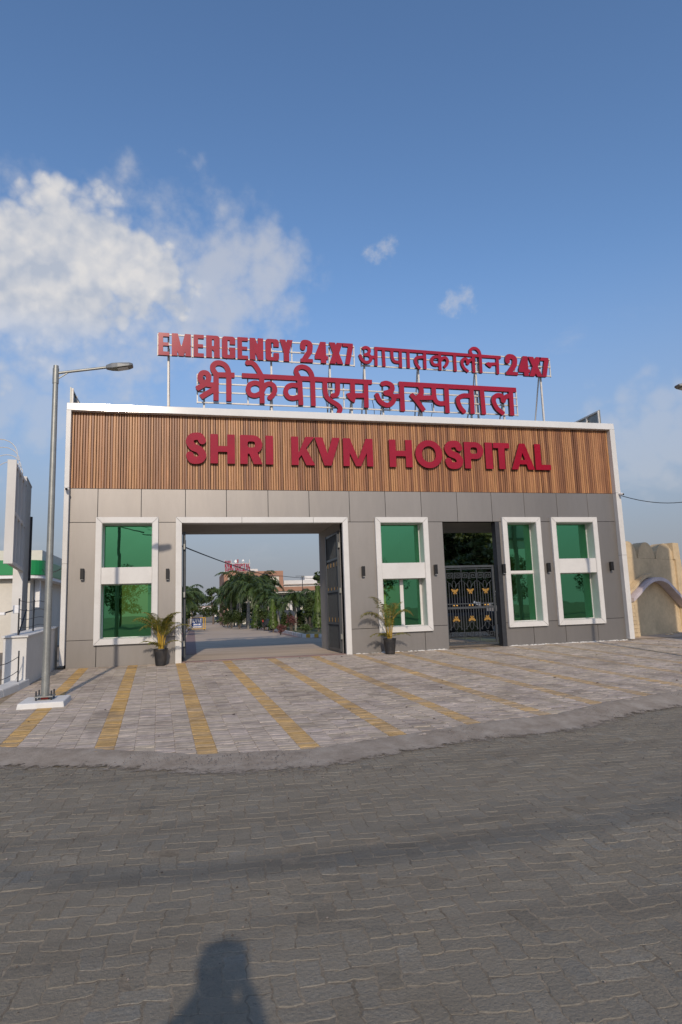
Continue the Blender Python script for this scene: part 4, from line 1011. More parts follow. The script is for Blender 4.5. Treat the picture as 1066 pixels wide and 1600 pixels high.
for k in range(1, nb):
    x = ga+.06+(gb-ga-.12)*k/nb
    ctr = (k % 6) in (2, 3, 4)
    zl = g0+.62 if ctr else g0+.42; zh = g1-.72 if ctr else g1-.50
    if k % 6 == 0: zl, zh = g0+.06, g1-.06
    MB().bar((x, gy, zl), (x, gy, zm-.03), .016, .018).build('bar', M_IRON, pg); MB().bar((x, gy, zm+.03), (x, gy, zh), .016, .018).build('bar', M_IRON, pg)
wp = (gb-ga-.12)/3
for c in range(3):
    cx = ga+.06+wp*(c+.5)
    for zz, fz in ((g1-.30, 1), (g0+.30, -1)):
        key = MB()
        for fx in (-1, 1):
            P = spiral(cx+fx*wp*.235, zz, .088, fx, fz)
            for a, b in zip(P[:-1], P[1:]): key.bar((a[0], gy, a[1]), (b[0], gy, b[1]), .015, .02)
        tag(key.build('greek_key', M_IRON, pg), kind='stuff')
        # leaf-shaped loop with a gold flower
        zc = zz-fz*.25; lp = [(cx+.055*math.sin(a)*1.0, gy, zc+fz*.12*math.cos(a)) for a in np.linspace(0, 2*math.pi, 15)]
        MB().tube(lp, .008, 5, cap=False).build('loop', M_IRON, pg)
        for fx in (-1, 1): MB().tube([(cx+fx*wp*.42, gy, zz-fz*.14), (cx+fx*wp*.30, gy, zz-fz*.20), (cx+fx*.10, gy, zz-fz*.22), (cx+fx*.05, gy, zz-fz*.32)], .008, 5).build('scroll', M_IRON, pg)
        zf = zz-fz*.43; fl_ = MB()
        for k, (ax, az, w_, h_) in enumerate(((0, 0, .035, .085), (-.055, .02, .028, .07), (.055, .02, .028, .07), (-.085, .045, .022, .04), (.085, .045, .022, .04), (-.03, -.055, .02, .045), (.03, -.055, .02, .045))):
            pts = [(cx+ax+w_*math.cos(a), zf+fz*az+h_*.6*math.sin(a)) for a in np.linspace(0, 2*math.pi, 9)[:-1]]
            fl_.prism_y(pts if True else pts, gy-.035-.002*k, gy-.012)
        fl_.build('gold_flower', M_GOLD, pg)
    for fx in (-1, 1): MB().lathe([(.004, -.03), (.024, -.018), (.03, 0), (.024, .018), (.004, .03)], (cx+fx*.045, gy-.03, zm+.065), 8).build('gold_bead', M_GOLD, pg)
MB().box(gb-.045, gy-.06, 1.80, gb-.01, gy-.031, 1.90).build('latch', M_CHROME, pg)

def leaf_gate(label, p0, p1, z0, z1):
    """one leaf of the vehicle gate from hinge p0 to free end p1"""
    t = thing('gate_leaf', label, 'gate', (p0[0], p0[1], z0), 'open leaves of the vehicle gate')
    d = Vector((p1[0]-p0[0], p1[1]-p0[1], 0)); l = d.length; d.normalize(); n_ = Vector((-d.y, d.x, 0))
    def bx(name, s0, s1, a, b, th, m=M_IRON):
        o = Vector((p0[0], p0[1], 0)); V = [o+d*s+n_*q+Vector((0, 0, z)) for z in (a, b) for s, q in ((s0, -th/2), (s1, -th/2), (s1, th/2), (s0, th/2))]
        return MB().add(V, [(3,2,1,0),(4,5,6,7),(0,1,5,4),(1,2,6,5),(2,3,7,6),(3,0,4,7)]).build(name, m, t)
    bx('stile', 0, .07, z0, z1, .07); bx('stile', l-.07, l, z0, z1, .07)
    for z in (z0+.04, z0+.75, (z0+z1)/2, z1-.75, z1-.04): bx('rail', .071, l-.071, z-.03, z+.03, .05)
    bx('sheet', .071, l-.071, z0+.08, z1-.08, .008, M_STEELD)
    for k in range(1, 20): bx('bar', l*k/20-.009, l*k/20+.009, z0+.07, z1-.07, .03)
    for k in range(4):
        for zz in (z1-.9, (z0+z1)/2+.05, z0+.85): bx('gold_flower', l*(k+.5)/4-.03, l*(k+.5)/4+.03, zz-.06, zz+.06, .04, M_GOLD)
    for zz in (z0+.4, z1-.4, (z0+z1)/2): bx('hinge', -.09, .0, zz-.07, zz+.07, .05, M_GALV)
leaf_gate('dark iron gate leaf folded back against the right side of the vehicle gate', (4.115, 17.40), (4.11, 18.95), ZB+.05, 3.74)
leaf_gate('dark iron gate leaf folded back against the left side of the vehicle gate', (-.055, 17.42), (-.045, 19.45), ZB+.05, 3.74)

# ================================================================== POTTED PALMS
def frond(mb_leaf, mb_stem, base, direc, length, droop, nleaf, wleaf, rs, lw=.012, flop=.5, fwd=(.45, .85)):
    d = Vector(direc).normalized(); pts = []; p = Vector(base); n_ = 12
    for i in range(n_+1):
        pts.append(p.copy()); s = i/n_
        d = (d+Vector((0, 0, -droop*(0.25+s)/n_*2.2))).normalized(); p = p+d*(length/n_)
    mb_stem.tube(pts, [rs*(1-.8*i/n_) for i in range(n_+1)], 5, cap=False)
    for i in range(nleaf):
        s = .16+.84*i/(nleaf-1); k = min(int(s*n_), n_-1); q = pts[k].lerp(pts[k+1], s*n_-k)
        ax = (pts[k+1]-pts[k]).normalized(); side = ax.cross(Vector((0, 0, 1)))
        if side.length < .05: side = Vector((1, 0, 0))
        side.normalize(); upv = side.cross(ax)
        ll = wleaf*(math.sin(min(1, s*1.05+.12)*math.pi*.93)*.8+.25)*random.uniform(.85, 1.1)
        for sg in (-1, 1):
            dv = (side*sg+ax*random.uniform(*fwd)+upv*random.uniform(-.05, .35)).normalized()
            tip = q+dv*ll+Vector((0, 0, -flop*ll*random.uniform(.4, 1.1))); mid = q+dv*ll*.5+Vector((0, 0, -flop*ll*.12))
            wv = ax*lw
            mb_leaf.add([q-wv*.4, q+wv*.4, mid+wv, mid-wv, tip], [(0, 1, 2, 3), (3, 2, 4)])
def potted_palm(label, x, y, h, spread, seed):
    random.seed(seed); z = apz(y)
    t = thing('potted_palm', label, 'potted palm', (x, y, z), 'potted palms along the facade')
    MB().lathe([(.115, 0), (.125, .01), (.165, .36), (.175, .38), (.172, .405), (.152, .405), (.148, .36), (.0, .355)], (x, y, z), 20).build('pot', M_POT, t, smooth=False)
    MB().lathe([(.147, .34), (.147, .365), (.08, .38), (.0, .385)], (x, y, z), 14).build('soil', M_SOIL, t)
    stem, leaf = MB(), MB()
    nc = 15 if spread < 1 else 9
    for k in range(nc):
        a = 2*math.pi*k/nc+random.uniform(-.3, .3); r0 = random.uniform(.01, .07)
        b = Vector((x+r0*math.cos(a), y+r0*math.sin(a), z+.36)); hh = h*random.uniform(.18, .50)
        lean = random.uniform(.05, .22)*spread
        tp = b+Vector((math.cos(a)*lean*hh, math.sin(a)*lean*hh, hh))
        if y+math.sin(a)*lean > FY-.25: tp.y = min(tp.y, FY-.28)
        stem.tube([b, b.lerp(tp, .5)+Vector((0, 0, .01)), tp], [.013, .011, .008], 6, cap=False)
        dr = Vector((math.cos(a)*random.uniform(.25, 1.0)*spread, math.sin(a)*random.uniform(.2, .4)-.12, 1.0))
        frond(leaf, stem, tp, dr, h*random.uniform(.50, .80), random.uniform(1.0, 1.9)*spread, 34, .17, .006, .009, .55, (.15, .55))
    for a, ln_, dr in ((math.pi*1.02, h*.48, .8), (-.1, h*.5, .9), (math.pi*1.3, h*.4, 1.1)):
        frond(leaf, stem, (x, y, z+.40), (math.cos(a)*.9*spread, math.sin(a)*.3-.1, .75), ln_, dr, 30, .15, .006, .009, .45, (.15, .55))
    for b in (stem, leaf):
        b.v = [(q[0], min(q[1], FY-.11+.0), max(q[2], apz(q[1])+.01)) for q in b.v]
    stem.build('canes', M_CANE, t); tag(leaf.build('leaves', M_LEAFA, t), kind='stuff')
pb = gp(253, 1038); potted_palm('bushy potted palm between the leftmost window and the vehicle gate', -.60, 16.62, 1.12, .78, 4)
potted_palm('sparse potted palm below the two sash window', 5.22, 16.55, 1.22, 1.12, 11)
random.seed(21)

# ================================================================== LEFT SIDE
bw = thing('boundary_wall', 'low white boundary wall running up to the gate building', 'wall', (-3.28, 15.6, .2))
MB().prism_x([(14.1, .1), (17.3, .2), (17.3, 1.36), (14.1, 1.24)], -3.50, -3.07).build('wall', M_WALLW, bw, bevel=.01)
MB().prism_x([(14.06, 1.243), (17.3, 1.363), (17.3, 1.40), (14.06, 1.28)], -3.53, -3.04).build('coping', M_WALLW, bw, bevel=.006)
fe = thing('wire_fence', 'rusty wire fence with thin posts on top of the white wall', 'fence', (-3.3, 14.2, 1.27))
for y in (14.3, 15.6, 16.9): MB().tube([(-3.28, y, 1.25), (-3.28, y, 2.02)], .016, 6).build('post', M_STEELD, fe)
MB().tube([(-3.28, 14.34, 1.30), (-3.24, 14.75, 1.80)], .014, 6).build('stay', M_STEELD, fe)
for z in (1.45, 1.62, 1.80, 1.98): MB().tube([(-3.28, 14.3+i*.26, z-.025*math.sin(i/2*math.pi/2.5)) for i in range(11)], .007, 5).build('wire', M_STEELD, fe)
t = thing('floodlight', 'small white floodlight bracketed to the first wire fence post', 'floodlight', (-3.3, 14.25, 1.8))
MB().box(-3.36, 14.16, 1.72, -3.26, 14.26, 1.88).build('box', M_SIGNW, t, bevel=.01)
MB().tube([(-3.36, 14.2, 1.78), (-3.48, 14.1, 1.74)], .014, 6).build('arm', M_STEELD, t)
MB().box(-3.60, 14.04, 1.69, -3.48, 14.14, 1.745).build('head', M_SIGNW, t, bevel=.01)
fr = thing('wire_rail', 'low rusty wire rail in front of the white wall pier', 'fence', (-3.4, 13.3, .2))
for x, y in ((-3.15, 13.85), (-3.52, 12.9), (-3.95, 11.9)): MB().tube([(x, y, .15), (x, y, 1.0)], .014, 6).build('post', M_STEELD, fr)
for k in range(3): MB().tube([(-3.15+(-.8)*s, 13.85-1.95*s, .35+.27*k-.12*math.sin(math.pi*((s*2) % 1))) for s in np.linspace(0, 1, 13)], .007, 5).build('wire', M_STEELD, fr)
kb = thing('kerb', 'broken white kerb running out from the white wall pier', 'kerb', (-3.2, 13, .1))
kp = [(-3.02, 14.3), (-3.06, 13.6), (-3.16, 12.9), (-3.30, 12.2), (-3.46, 11.4), (-3.62, 10.6), (-3.75, 9.8)]
for (xa, ya), (xb, yb) in zip(kp[:-1], kp[1:]):
    V = []
    for x, y in ((xa, ya), (xb, yb)):
        z = apz(y); V += [(x, y+.005, z-.05), (x-.02, y+.005, z+.13), (x-.30, y+.005, z+.14), (x-.34, y+.005, z-.05)]
    MB().add(V, [(0, 1, 2, 3), (7, 6, 5, 4), (0, 4, 5, 1), (1, 5, 6, 2), (2, 6, 7, 3), (3, 7, 4, 0)]).build('kerb_stone', M_CONC, kb, bevel=.02)

# white hoarding structure
P0 = Vector((-3.52, 14.55, 0)); e_ = Vector((-.40, 3.15, 0)).normalized(); n_ = Vector((e_.y, -e_.x, 0))
hd = thing('hoarding', 'white steel hoarding frame on a tall slab beside the street', 'hoarding', tuple(P0))
def hbox(name, s0, s1, q0, q1, z0, z1, m=M_WALLW):
    V = [P0+e_*s+n_*q+Vector((0, 0, z)) for z in (z0, z1) for s, q in ((s0, q0), (s1, q0), (s1, q1), (s0, q1))]
    return MB().add(V, [(0,1,2,3),(7,6,5,4),(4,5,1,0),(5,6,2,1),(6,7,3,2),(7,4,0,3)]).build(name, m, hd)
hbox('shaded_back_sheet', .02, 2.6, -.15, -.10, 2.78, 4.92, M_PLASTER)  # greyer than the white frame: shade of the recess put into its colour
for s in (0, .68, 1.36, 2.04): hbox('upright', s, s+.09, -.10 if s else -.152, 0 if s else .02, 2.75, 4.95)
for z in (2.75, 3.82, 4.87): hbox('rail', .0905, 2.60, -.10, -.012, z, z+.08)
hbox('slab', 2.61, 3.95, -.25, -.03, 0.0, 5.08)
hbox('edge_fin', 3.96, 4.05, -.22, .02, 2.6, 4.3, M_STEELD)
hbox('slab_cap', 2.60, 3.97, -.26, -.02, 5.081, 5.12)
cw = thing('wire_coil', 'loops of white wire coiled along the top of the hoarding', 'wire', (-3.7, 15, 5))
mbc = MB()
for k in range(4):
    c = P0+e_*(.1+.62*k)+n_*(-.2)+Vector((0, 0, 5.05)); rr = .44-.03*k
    pts = [c+e_*(rr*.35*math.sin(a))+Vector((-.15+rr*.85*math.cos(a), 0, rr*math.sin(a)*.9)) for a in np.linspace(-.2, math.pi*1.15, 16)]
    MB().tube(pts, .010, 5).build('loop', M_STEELW, cw)

# shop with a green fascia
sp = thing('shop_building', 'cream building with a bright green fascia at the left edge', 'building', (-10, 30, 0))
MB().box(-22, 30.3, -.2, -6.55, 38, 3.47).build('wall', M_CREAM, sp)
fas = [(-22, 29.9)]+[(-6.6+.6*math.sin(a), 30.5-.6*math.cos(a)) for a in np.linspace(0, math.pi/2, 7)]+[(-6.0, 38), (-22, 38)]
MB().prism_z(fas, 3.475, 4.10).build('fascia', M_GREEN, sp)
MB().prism_z([(x+(-.04 if x > -20 else 0), y+(.04 if y < 35 else 0)) for x, y in fas], 3.33, 3.472).build('fascia_base', M_SIGNW, sp)
MB().box(-20, 31, 4.102, -6.25, 37, 4.62).build('parapet', M_CREAM, sp)
MB().box(-6.52, 31.0, 2.1, -6.30, 31.2, 3.33).build('drain_box', M_SIGNW, sp)
ob = thing('glazed_building', 'white framed building with dark windows behind the boundary wall', 'building', (-7.6, 40, 0))
MB().box(-12, 40.2, -.4, -5.5, 48, 3.05).build('wall', M_DARKGL, ob)
MB().box(-12, 39.9, 3.055, -5.5, 48, 3.25).build('roof_slab', M_WHITE, ob)
MB().box(-12.2, 39.5, 3.255, -5.3, 48, 3.33).build('roof_sheet', M_STEELD, ob)
for x in (-10.3, -8.35, -6.0): MB().box(x-.09, 39.95, -.4, x+.09, 40.19, 3.05).build('column', M_CREAM, ob)
MB().box(-12, 39.96, 1.72, -5.5, 40.18, 1.98).build('floor_band', M_CREAM, ob)
for (a, b) in ((-10.2, -8.45), (-8.25, -6.1)):
    for (c, d) in ((.1, 1.7), (2.0, 3.04)): MB().box(a, 40.10, c, b, 40.19, d).build('window', M_DARKGL, ob)
    MB().box(a, 40.05, 2.25, b, 40.09, 2.42).build('blind', M_KSTONE, ob)

# ================================================================== LEAFY TREES
def leaf_cloud(mb, centre, rad, n_, size, flat=.8, shell=.55, up=.3):
    c = Vector(centre)
    for _ in range(n_):
        v = Vector((random.gauss(0, 1), random.gauss(0, 1), random.gauss(0, 1))).normalized()*(random.uniform(shell, 1)**.6)
        p = c+Vector((v.x*rad[0], v.y*rad[1], v.z*rad[2]))
        a = Vector((random.gauss(0, 1), random.gauss(0, 1), random.gauss(0, .6))).normalized(); b = a.cross(Vector((random.gauss(0, 1), random.gauss(0, 1), random.gauss(0, 1)))).normalized()
        s = size*random.uniform(.6, 1.3)
        mb.add([p-a*s*.5, p+b*s*.28, p+a*s*.6, p-b*s*.28], [(0, 1, 2, 3)])
def broad_tree(label, x, y, h, r, seed, group, z=None, nl=34, per=80, size=.28, m=None, cat='tree', name='leafy_tree'):
    random.seed(seed); z = gz(y) if z is None else z
    t = thing(name, label, cat, (x, y, z), group)
    tk = MB(); top = Vector((x+random.uniform(-.3, .3), y, z+h*.45)); tk.tube([(x, y, z-.1), (x+.05, y, z+h*.2), top], [h*.028, h*.022, h*.017], 8)
    lf = MB()
    for k in range(nl):
        a = random.uniform(0, 2*math.pi); rr = r*math.sqrt(random.random()); zz = random.uniform(.30, 1.0); f = math.sin(min(1, (zz-.25)/.75)*math.pi*.8+.3)
        c = Vector((x+rr*math.cos(a)*f, y+rr*math.sin(a)*f, z+h*zz*(1-.10*(rr/r))))
        s = r*random.uniform(.2, .36)
        if k % 3 == 0: tk.tube([top-Vector((0, 0, h*.1*random.random())), top.lerp(c, .5)+Vector((0, 0, .1)), c], [h*.010, h*.006, h*.003], 5)
        leaf_cloud(lf, c, (s, s, s*.75), per, size)
    tk.build('trunk', M_BARK, t); tag(lf.build('crown', m or M_LEAFT, t), kind='stuff'); return t
def royal_palm_mesh(seed, h, lean=0):
    random.seed(seed)
    tk, cs, lf, st_ = MB(), MB(), MB(), MB()
    tk.tube([(0, 0, -.1), (0, 0, h*.12), (lean*.3, 0, h*.35), (lean*.6, 0, h*.62)], [.16, .17, .14, .11], 12)
    cs.tube([(lean*.6, 0, h*.62), (lean*.62, 0, h*.70), (lean*.7, 0, h*.82)], [.115, .10, .05], 10)
    for k in range(24):
        a = 2*math.pi*k/24*2.39+random.uniform(-.2, .2); el = random.uniform(-.1, 1.7)
        frond(lf, st_, (lean*.7, 0, h*.80), (math.cos(a), math.sin(a), el), h*random.uniform(.40, .60), random.uniform(.9, 2.1), 28, h*.14, .024, .05, .85)
    return tk, cs, lf, st_
def make_palm(label, seed, h, loc, lean=0):
    t = thing('royal_palm', label, 'palm tree', loc, 'palms along the driveway'); WL[t.name] = Vector((0, 0, 0))
    tk, cs, lf, st_ = royal_palm_mesh(seed, h, lean)
    tk.build('trunk', M_TRUNK, t); cs.build('crownshaft', M_CROWNS, t); tag(lf.build('fronds', M_LEAFP, t), kind='stuff'); st_.build('frond_stems', M_CROWNS, t)
    t.location = loc; return t
def gpz(px, py, Y):
    p = at(px, py, Y); return Vector((p.x, p.y, gz(Y)))
pA = make_palm('tall royal palm with a pale trunk in front of the hospital', 3, 5.3, gpz(388, 970, 62), .1)
pB = make_palm('dense royal palm at the left end of the palm row', 5, 4.9, gpz(362, 970, 74))
for i, (px_, Y, sc, src, lab) in enumerate([(372, 78, 1.08, pA, 'royal palm second from the left in the driveway row'), (377, 70, 1.0, pB, 'royal palm just left of the pale trunked palm'), (400, 58, .93, pB, 'royal palm just right of the pale trunked palm'),
        (410, 66, .95, pA, 'royal palm in front of the left wall of the hospital'), (353, 90, .72, pA, 'small far royal palm at the left of the row'), (421, 54, .66, pA, 'royal palm in front of the terracotta corner'),
        (436, 46, .50, pB, 'short palm left of the red leaved shrub'), (462, 42, .50, pA, 'short palm behind the red leaved shrub'), (478, 44, .58, pB, 'dark palm left of the conical tree'),
        (287, 52, .66, pA, 'palm at the left of the driveway beside the gate jamb'), (291, 64, .80, pB, 'farther palm at the left of the driveway'), (282, 44, .62, pB, 'nearest palm at the left of the driveway')]):
    pc_ = place_copy(src, gpz(px_, 970, Y), i*1.3, sc*random.uniform(.9, 1.1), lab); pc_.rotation_euler = (random.uniform(-.07, .07), random.uniform(-.07, .07), i*1.3)
def ashoka(label, loc, h, r, seed):
    random.seed(seed); t = thing('conical_tree', label, 'tree', loc, 'conical trees along the driveway'); x, y, z = loc
    MB().tube([(x, y, z-.1), (x, y, z+h*.8)], [.05, .02], 8).build('trunk', M_BARK, t)
    lf = MB()
    for _ in range(1500):
        s = random.random()**.85; zz = .14+.86*s; rad = r*(1.0-.80*s**1.3)*(.55+.45*random.random())*(1+.18*math.sin(zz*26)); a = random.uniform(0, 2*math.pi)
        p = Vector((x+rad*math.cos(a), y+rad*math.sin(a), z+h*zz)); o = Vector((math.cos(a), math.sin(a), 0)); s_ = Vector((-math.sin(a), math.cos(a), 0))
        d = (o*random.uniform(.1, .6)+Vector((0, 0, -1))+s_*random.uniform(-.4, .4)).normalized(); l = random.uniform(.12, .24)
        lf.add([p, p+d*l*.5+s_*.028, p+d*l, p+d*l*.5-s_*.028], [(0, 1, 2, 3)])
    tag(lf.build('crown', M_LEAFK, t), kind='stuff'); return t
ashoka('tall bright green conical tree beside the open gate leaf', gpz(498, 984, 37), 2.75, .42, 1)
ashoka('broad bright green conical tree right of the pale trunked palm', gpz(402, 975, 52), 2.05, .62, 2)
ashoka('slim conical tree below the terracotta corner', gpz(427, 980, 43), 2.2, .38, 3)
for i, (px_, Y, h_, r_, lab) in enumerate([(366, 82, 4.4, 1.7, 'dark leafy tree filling the gap behind the left palms'), (397, 76, 5.0, 1.6, 'dark leafy tree behind the pale trunked palm'), (419, 72, 5.0, 1.0, 'leafy tree rising over the terracotta corner'), (287, 60, 4.2, 1.1, 'dark leafy tree among the palms left of the driveway'), (385, 84, 4.0, 2.0, 'dark leafy tree between the palm trunks')]):
    p_ = gpz(px_, 960, Y); broad_tree(lab, p_.x, Y, h_, r_, 60+i, 'trees beyond the gate', nl=34, per=100, size=.26)
broad_tree('leafy tree in front of the right end of the hospital', gpz(506, 960, 56).x, 56, 5.0, 1.5, 8, 'trees beyond the gate', nl=26, per=90, size=.26)
broad_tree('leafy tree at the far left end of the driveway', gpz(300, 960, 130).x, 130, 6.5, 3.4, 12, 'trees beyond the gate', nl=24, per=70, size=.5)
broad_tree('rounded leafy tree above the far portal', gpz(336, 960, 120).x, 128, 7.4, 2.0, 14, 'trees beyond the gate', nl=20, per=70, size=.5)
broad_tree('hazy tree behind the far EMERGENCY arch', gpz(318, 960, 190).x, 190, 7.0, 4.5, 15, 'trees beyond the gate', nl=24, per=60, size=.6)
broad_tree('dark shaded tree seen through the iron pedestrian gate', 10.6, 25.5, 5.6, 2.4, 16, 'trees beyond the gate', nl=80, per=150, size=.28)
broad_tree('shaded leafy tree left of the one behind the iron pedestrian gate', 13.2, 27.5, 6.0, 2.6, 17, 'trees beyond the gate', nl=80, per=150, size=.30)
broad_tree('dark tree just visible above the gate behind the iron bars', 11.6, 30.5, 6.5, 3.0, 18, 'trees beyond the gate', nl=80, per=150, size=.32)
def shrub(label, loc, r, h, m, seed, n_=260, group='shrubs', size=.09):
    random.seed(seed); x, y, z = loc; t = thing('shrub', label, 'shrub', loc, group); tw, lf = MB(), MB()
    for k in range(14):
        a = random.uniform(0, 6.28); q = Vector((x+r*.8*math.cos(a)*random.random(), y+r*.8*math.sin(a)*random.random(), z+h*random.uniform(.5, 1)))
        tw.tube([(x, y, z-.02), Vector((x, y, z)).lerp(q, .5)+Vector((0, 0, .03)), q], [.012, .008, .003], 5, cap=False)
        leaf_cloud(lf, q, (r*.4, r*.4, h*.25), n_//14, size, shell=.1)
    tw.build('twigs', M_BARK if m is not M_DRY else M_DRY, t); tag(lf.build('leaves', m, t), kind='stuff'); return t
shrub('red leaved shrub between the short palms', gpz(455, 985, 38), .42, .95, M_SHRUBR, 31, 500, 'driveway shrubs')
shrub('low reddish shrub beside the kerb corner', gpz(438, 985, 36), .4, .5, M_SHRUBR, 32, 400, 'driveway shrubs')
shrub('low green shrub at the foot of the conical tree', gpz(478, 985, 36), .5, .5, M_LEAFT, 33, 500, 'driveway shrubs')
for i, (px_, Y, r_, h_, lab) in enumerate([(356, 72, .6, 1.2, 'dark bush at the foot of the leftmost palms'), (362, 66, .8, 1.6, 'dark bush left of the pale trunk'), (374, 60, .7, 1.5, 'bush just left of the pale palm trunk'), (413, 50, .6, 1.5, 'bush between the two nearer conical trees'), (446, 42, .45, 1.1, 'leafy bush behind the low reddish shrub'), (485, 40, .55, 1.9, 'dark bush left of the tall conical tree'), (470, 43, .45, 1.2, 'leafy bush between the short palms')]):
    shrub(lab, gpz(px_, 970, Y), r_, h_, M_LEAFT, 130+i, 1500, 'driveway shrubs', .14)
shrub('round green bush right of the far driveway', gpz(345, 972, 105), .8, 1.6, M_LEAFT, 34, 500, 'driveway shrubs', .2)
shrub('low green hedge clump at the left edge of the driveway', gpz(286, 975, 46), .5, 1.0, M_LEAFT, 35, 500, 'driveway shrubs')
# planted verge
vg = [gp(516, 996), gp(478, 995), gp(440, 987.5), gp(400, 980), gp(352, 973)]
mbv = MB(); V = [(p.x+.15, p.y, gz(p.y)+.09) for p in vg]; m2 = [(p.x+9+(p.y-28)*.05, p.y+1.5, gz(p.y)+.09) for p in vg]
mbv.add(V+m2, [(i, i+5, i+6, i+1) for i in range(4)])
tag(mbv.build('verge', M_GRASS), kind='structure')

# painted kerb along the verge
kb = thing('kerb', 'yellow and white painted kerb along the planted verge of the driveway', 'kerb', tuple(vg[1]))
def kerb_run(a, b, step, mats_, h=.17):
    a, b = Vector((a.x, a.y, 0)), Vector((b.x, b.y, 0)); l = (b-a).length; n2 = max(1, int(l/step)); d = (b-a).normalized(); s_ = Vector((-d.y, d.x, 0))
    for k in range(n2):
        p, q = a+d*(l*k/n2+.008), a+d*(l*(k+1)/n2-.008)
        V = [Vector((w.x, w.y, gz(w.y)+z)) for z in (-.05, h) for w in (p-s_*.07, q-s_*.07, q+s_*.07, p+s_*.07)]
        MB().add(V, [(3,2,1,0),(4,5,6,7),(0,1,5,4),(1,2,6,5),(2,3,7,6),(3,0,4,7)]).build('kerb_stone', mats_[k % len(mats_)], kb)
kerb_run(gp(520, 996.5), gp(474, 996.3), .30, (M_KWHITE, M_YEL), .17)
kerb_run(gp(474, 996.3), gp(430, 985.5), .45, (M_KSTONE, M_KWHITE))
kerb_run(gp(430, 985.5), gp(400, 981), .9, (M_YEL, M_KWHITE))
kerb_run(gp(400, 981), gp(352, 973.2), 1.4, (M_KWHITE, M_YEL))
kl = thing('kerb', 'white kerb at the left edge of the driveway behind the barrier', 'kerb', (-.6, 55, 0))
kb = kl; kerb_run(Vector((-.35, 40, 0)), Vector((.1, 62, 0)), 1.2, (M_KWHITE, M_KWHITE, M_REDP)); kerb_run(Vector((.1, 62, 0)), Vector((1.2, 110, 0)), 2.0, (M_KWHITE, M_KSTONE))
for xo, nme in ((-.25, 'left'),):
    tag(MB().add([(a.x-.55, a.y, gz(a.y)+.010) for a in vg]+[(a.x-.02, a.y, gz(a.y)+.010) for a in vg], [(i, i+5, i+6, i+1) for i in range(4)]).build('rose_border', M_INBAND), kind='structure')
tag(MB().add([(-.2, 20, gz(20)+.010), (.3, 20, gz(20)+.010), (.75, 62, gz(62)+.010), (.25, 62, gz(62)+.010)], [(0, 1, 2, 3)]).build('rose_border', M_INBAND), kind='structure')

# ================================================================== HOSPITAL BEYOND THE GATE
HY = 100.0
hs = thing('hospital_building', 'white hospital building with terracotta bands beyond the gate', 'hospital', (12, HY, gz(HY)))
def hp(px, py, Y=HY): p = at(px, py, Y); return p.x, p.z
xl, zt = hp(350, 893.5); xr, _ = hp(442.5, 895); zg = gz(HY)-.2
MB().box(xl+.4, HY+.25, zg, xr-.4, HY+14, zt-.5).build('wall', M_CREAM, hs)
bt = .75
MB().box(xl, HY, zt-bt, xr, HY+14, zt).build('terracotta_band', M_BRICKT, hs)
MB().box(xl, HY, zg, xl+.6, HY+14, zt-bt-.003).build('terracotta_pier', M_BRICKT, hs); MB().box(xr-.6, HY, zg, xr, HY+14, zt-bt-.003).build('terracotta_pier', M_BRICKT, hs)
xw, zw = hp(420, 917.5, HY-6); xe = 34.0
MB().box(xw, HY-6, zw-.62, xe, HY, zw).build('terracotta_band', M_BRICKT, hs)
MB().box(xw+.2, HY-5.8, zw-.85, xe, HY-.01, zw-.625).build('cornice', M_WHITE, hs)
MB().box(xw+.4, HY-4.5, zg, xe, HY-.02, zw-.855).build('wall', M_CREAM, hs)
for k in range(8):
    x = xw+1.0+k*2.1; MB().box(x, HY-5.7, zg, x+.32, HY-5.3, zw-.856).build('column', M_WHITE, hs)
    wdw = MB().box(x+.55, HY-4.56, zg+1.2, x+1.75, HY-4.502, zw-1.15).build('window', M_DARKGL, hs)
    MB().box(x+.50, HY-4.60, zg+1.1, x+1.80, HY-4.562, zg+1.19).build('sill', M_WHITE, wdw); MB().box(x+1.12, HY-4.60, zg+1.2, x+1.18, HY-4.562, zw-1.15).build('frame', M_WHITE, wdw)
x3, z3 = hp(443.5, 907, HY+6); MB().box(x3, HY+6, zw-.6, x3+16, HY+14, z3).build('upper_wall', M_WHITE, hs)
MB().box(x3-.2, HY+5.7, z3-.75, x3+16.2, HY+5.99, z3-.6).build('cornice', M_KSTONE, hs)
x4, z4 = hp(476, 900, HY+9); MB().box(x4, HY+9, z3+.002, x4+5, HY+13, z4).build('stair_block', M_WHITE, hs)
x5, z5 = hp(391, 890, HY+3); MB().box(x5, HY+3, zt+.002, x5+1.2, HY+5, z5+.1).build('water_tank', M_WHITE, hs)
for k in range(3):
    x = xl+1.2+k*2.6; wdw = MB().box(x, HY+.19, zt-3.2, x+1.4, HY+.245, zt-1.6).build('window', M_DARKGL, hs); MB().box(x-.05, HY+.14, zt-3.3, x+1.45, HY+.188, zt-3.21).build('sill', M_WHITE, wdw)
hsn = thing('rooftop_sign', 'small red SHRI KVM HOSPITAL SUPER SPECIALITY sign on the far hospital roof', 'sign', (7, HY+.4, zt))
YS = HY+.4; mats_s = (M_RED, M_REDSHADE)
def srow(txt, pa, pb, ya, yb_):
    xa, za = hp(pa, yb_, YS); xb, zb_ = hp(pb, ya, YS); text_row(txt, xa, xb, za, hp(pa, ya, YS)[1], YS, YS+.12, hsn, .22, .2, .25, hc=None, mats=mats_s)
srow('SHRI', 351.5, 360.5, 876.3, 880); srow('KVM HOSPITAL', 351.5, 391, 881, 887.2); srow('SUPER SPECIALITY', 351.8, 391, 888, 892.6)
xa, za = hp(369.5, 879.5, YS)
lg = MB()
for a in range(8): pass
hx, hz = hp(371.5, 877, YS); lg.box(hx-.05, YS, hz-.25, hx+.12, YS+.1, hz+.30); lg.build('emblem', M_RED, hsn)
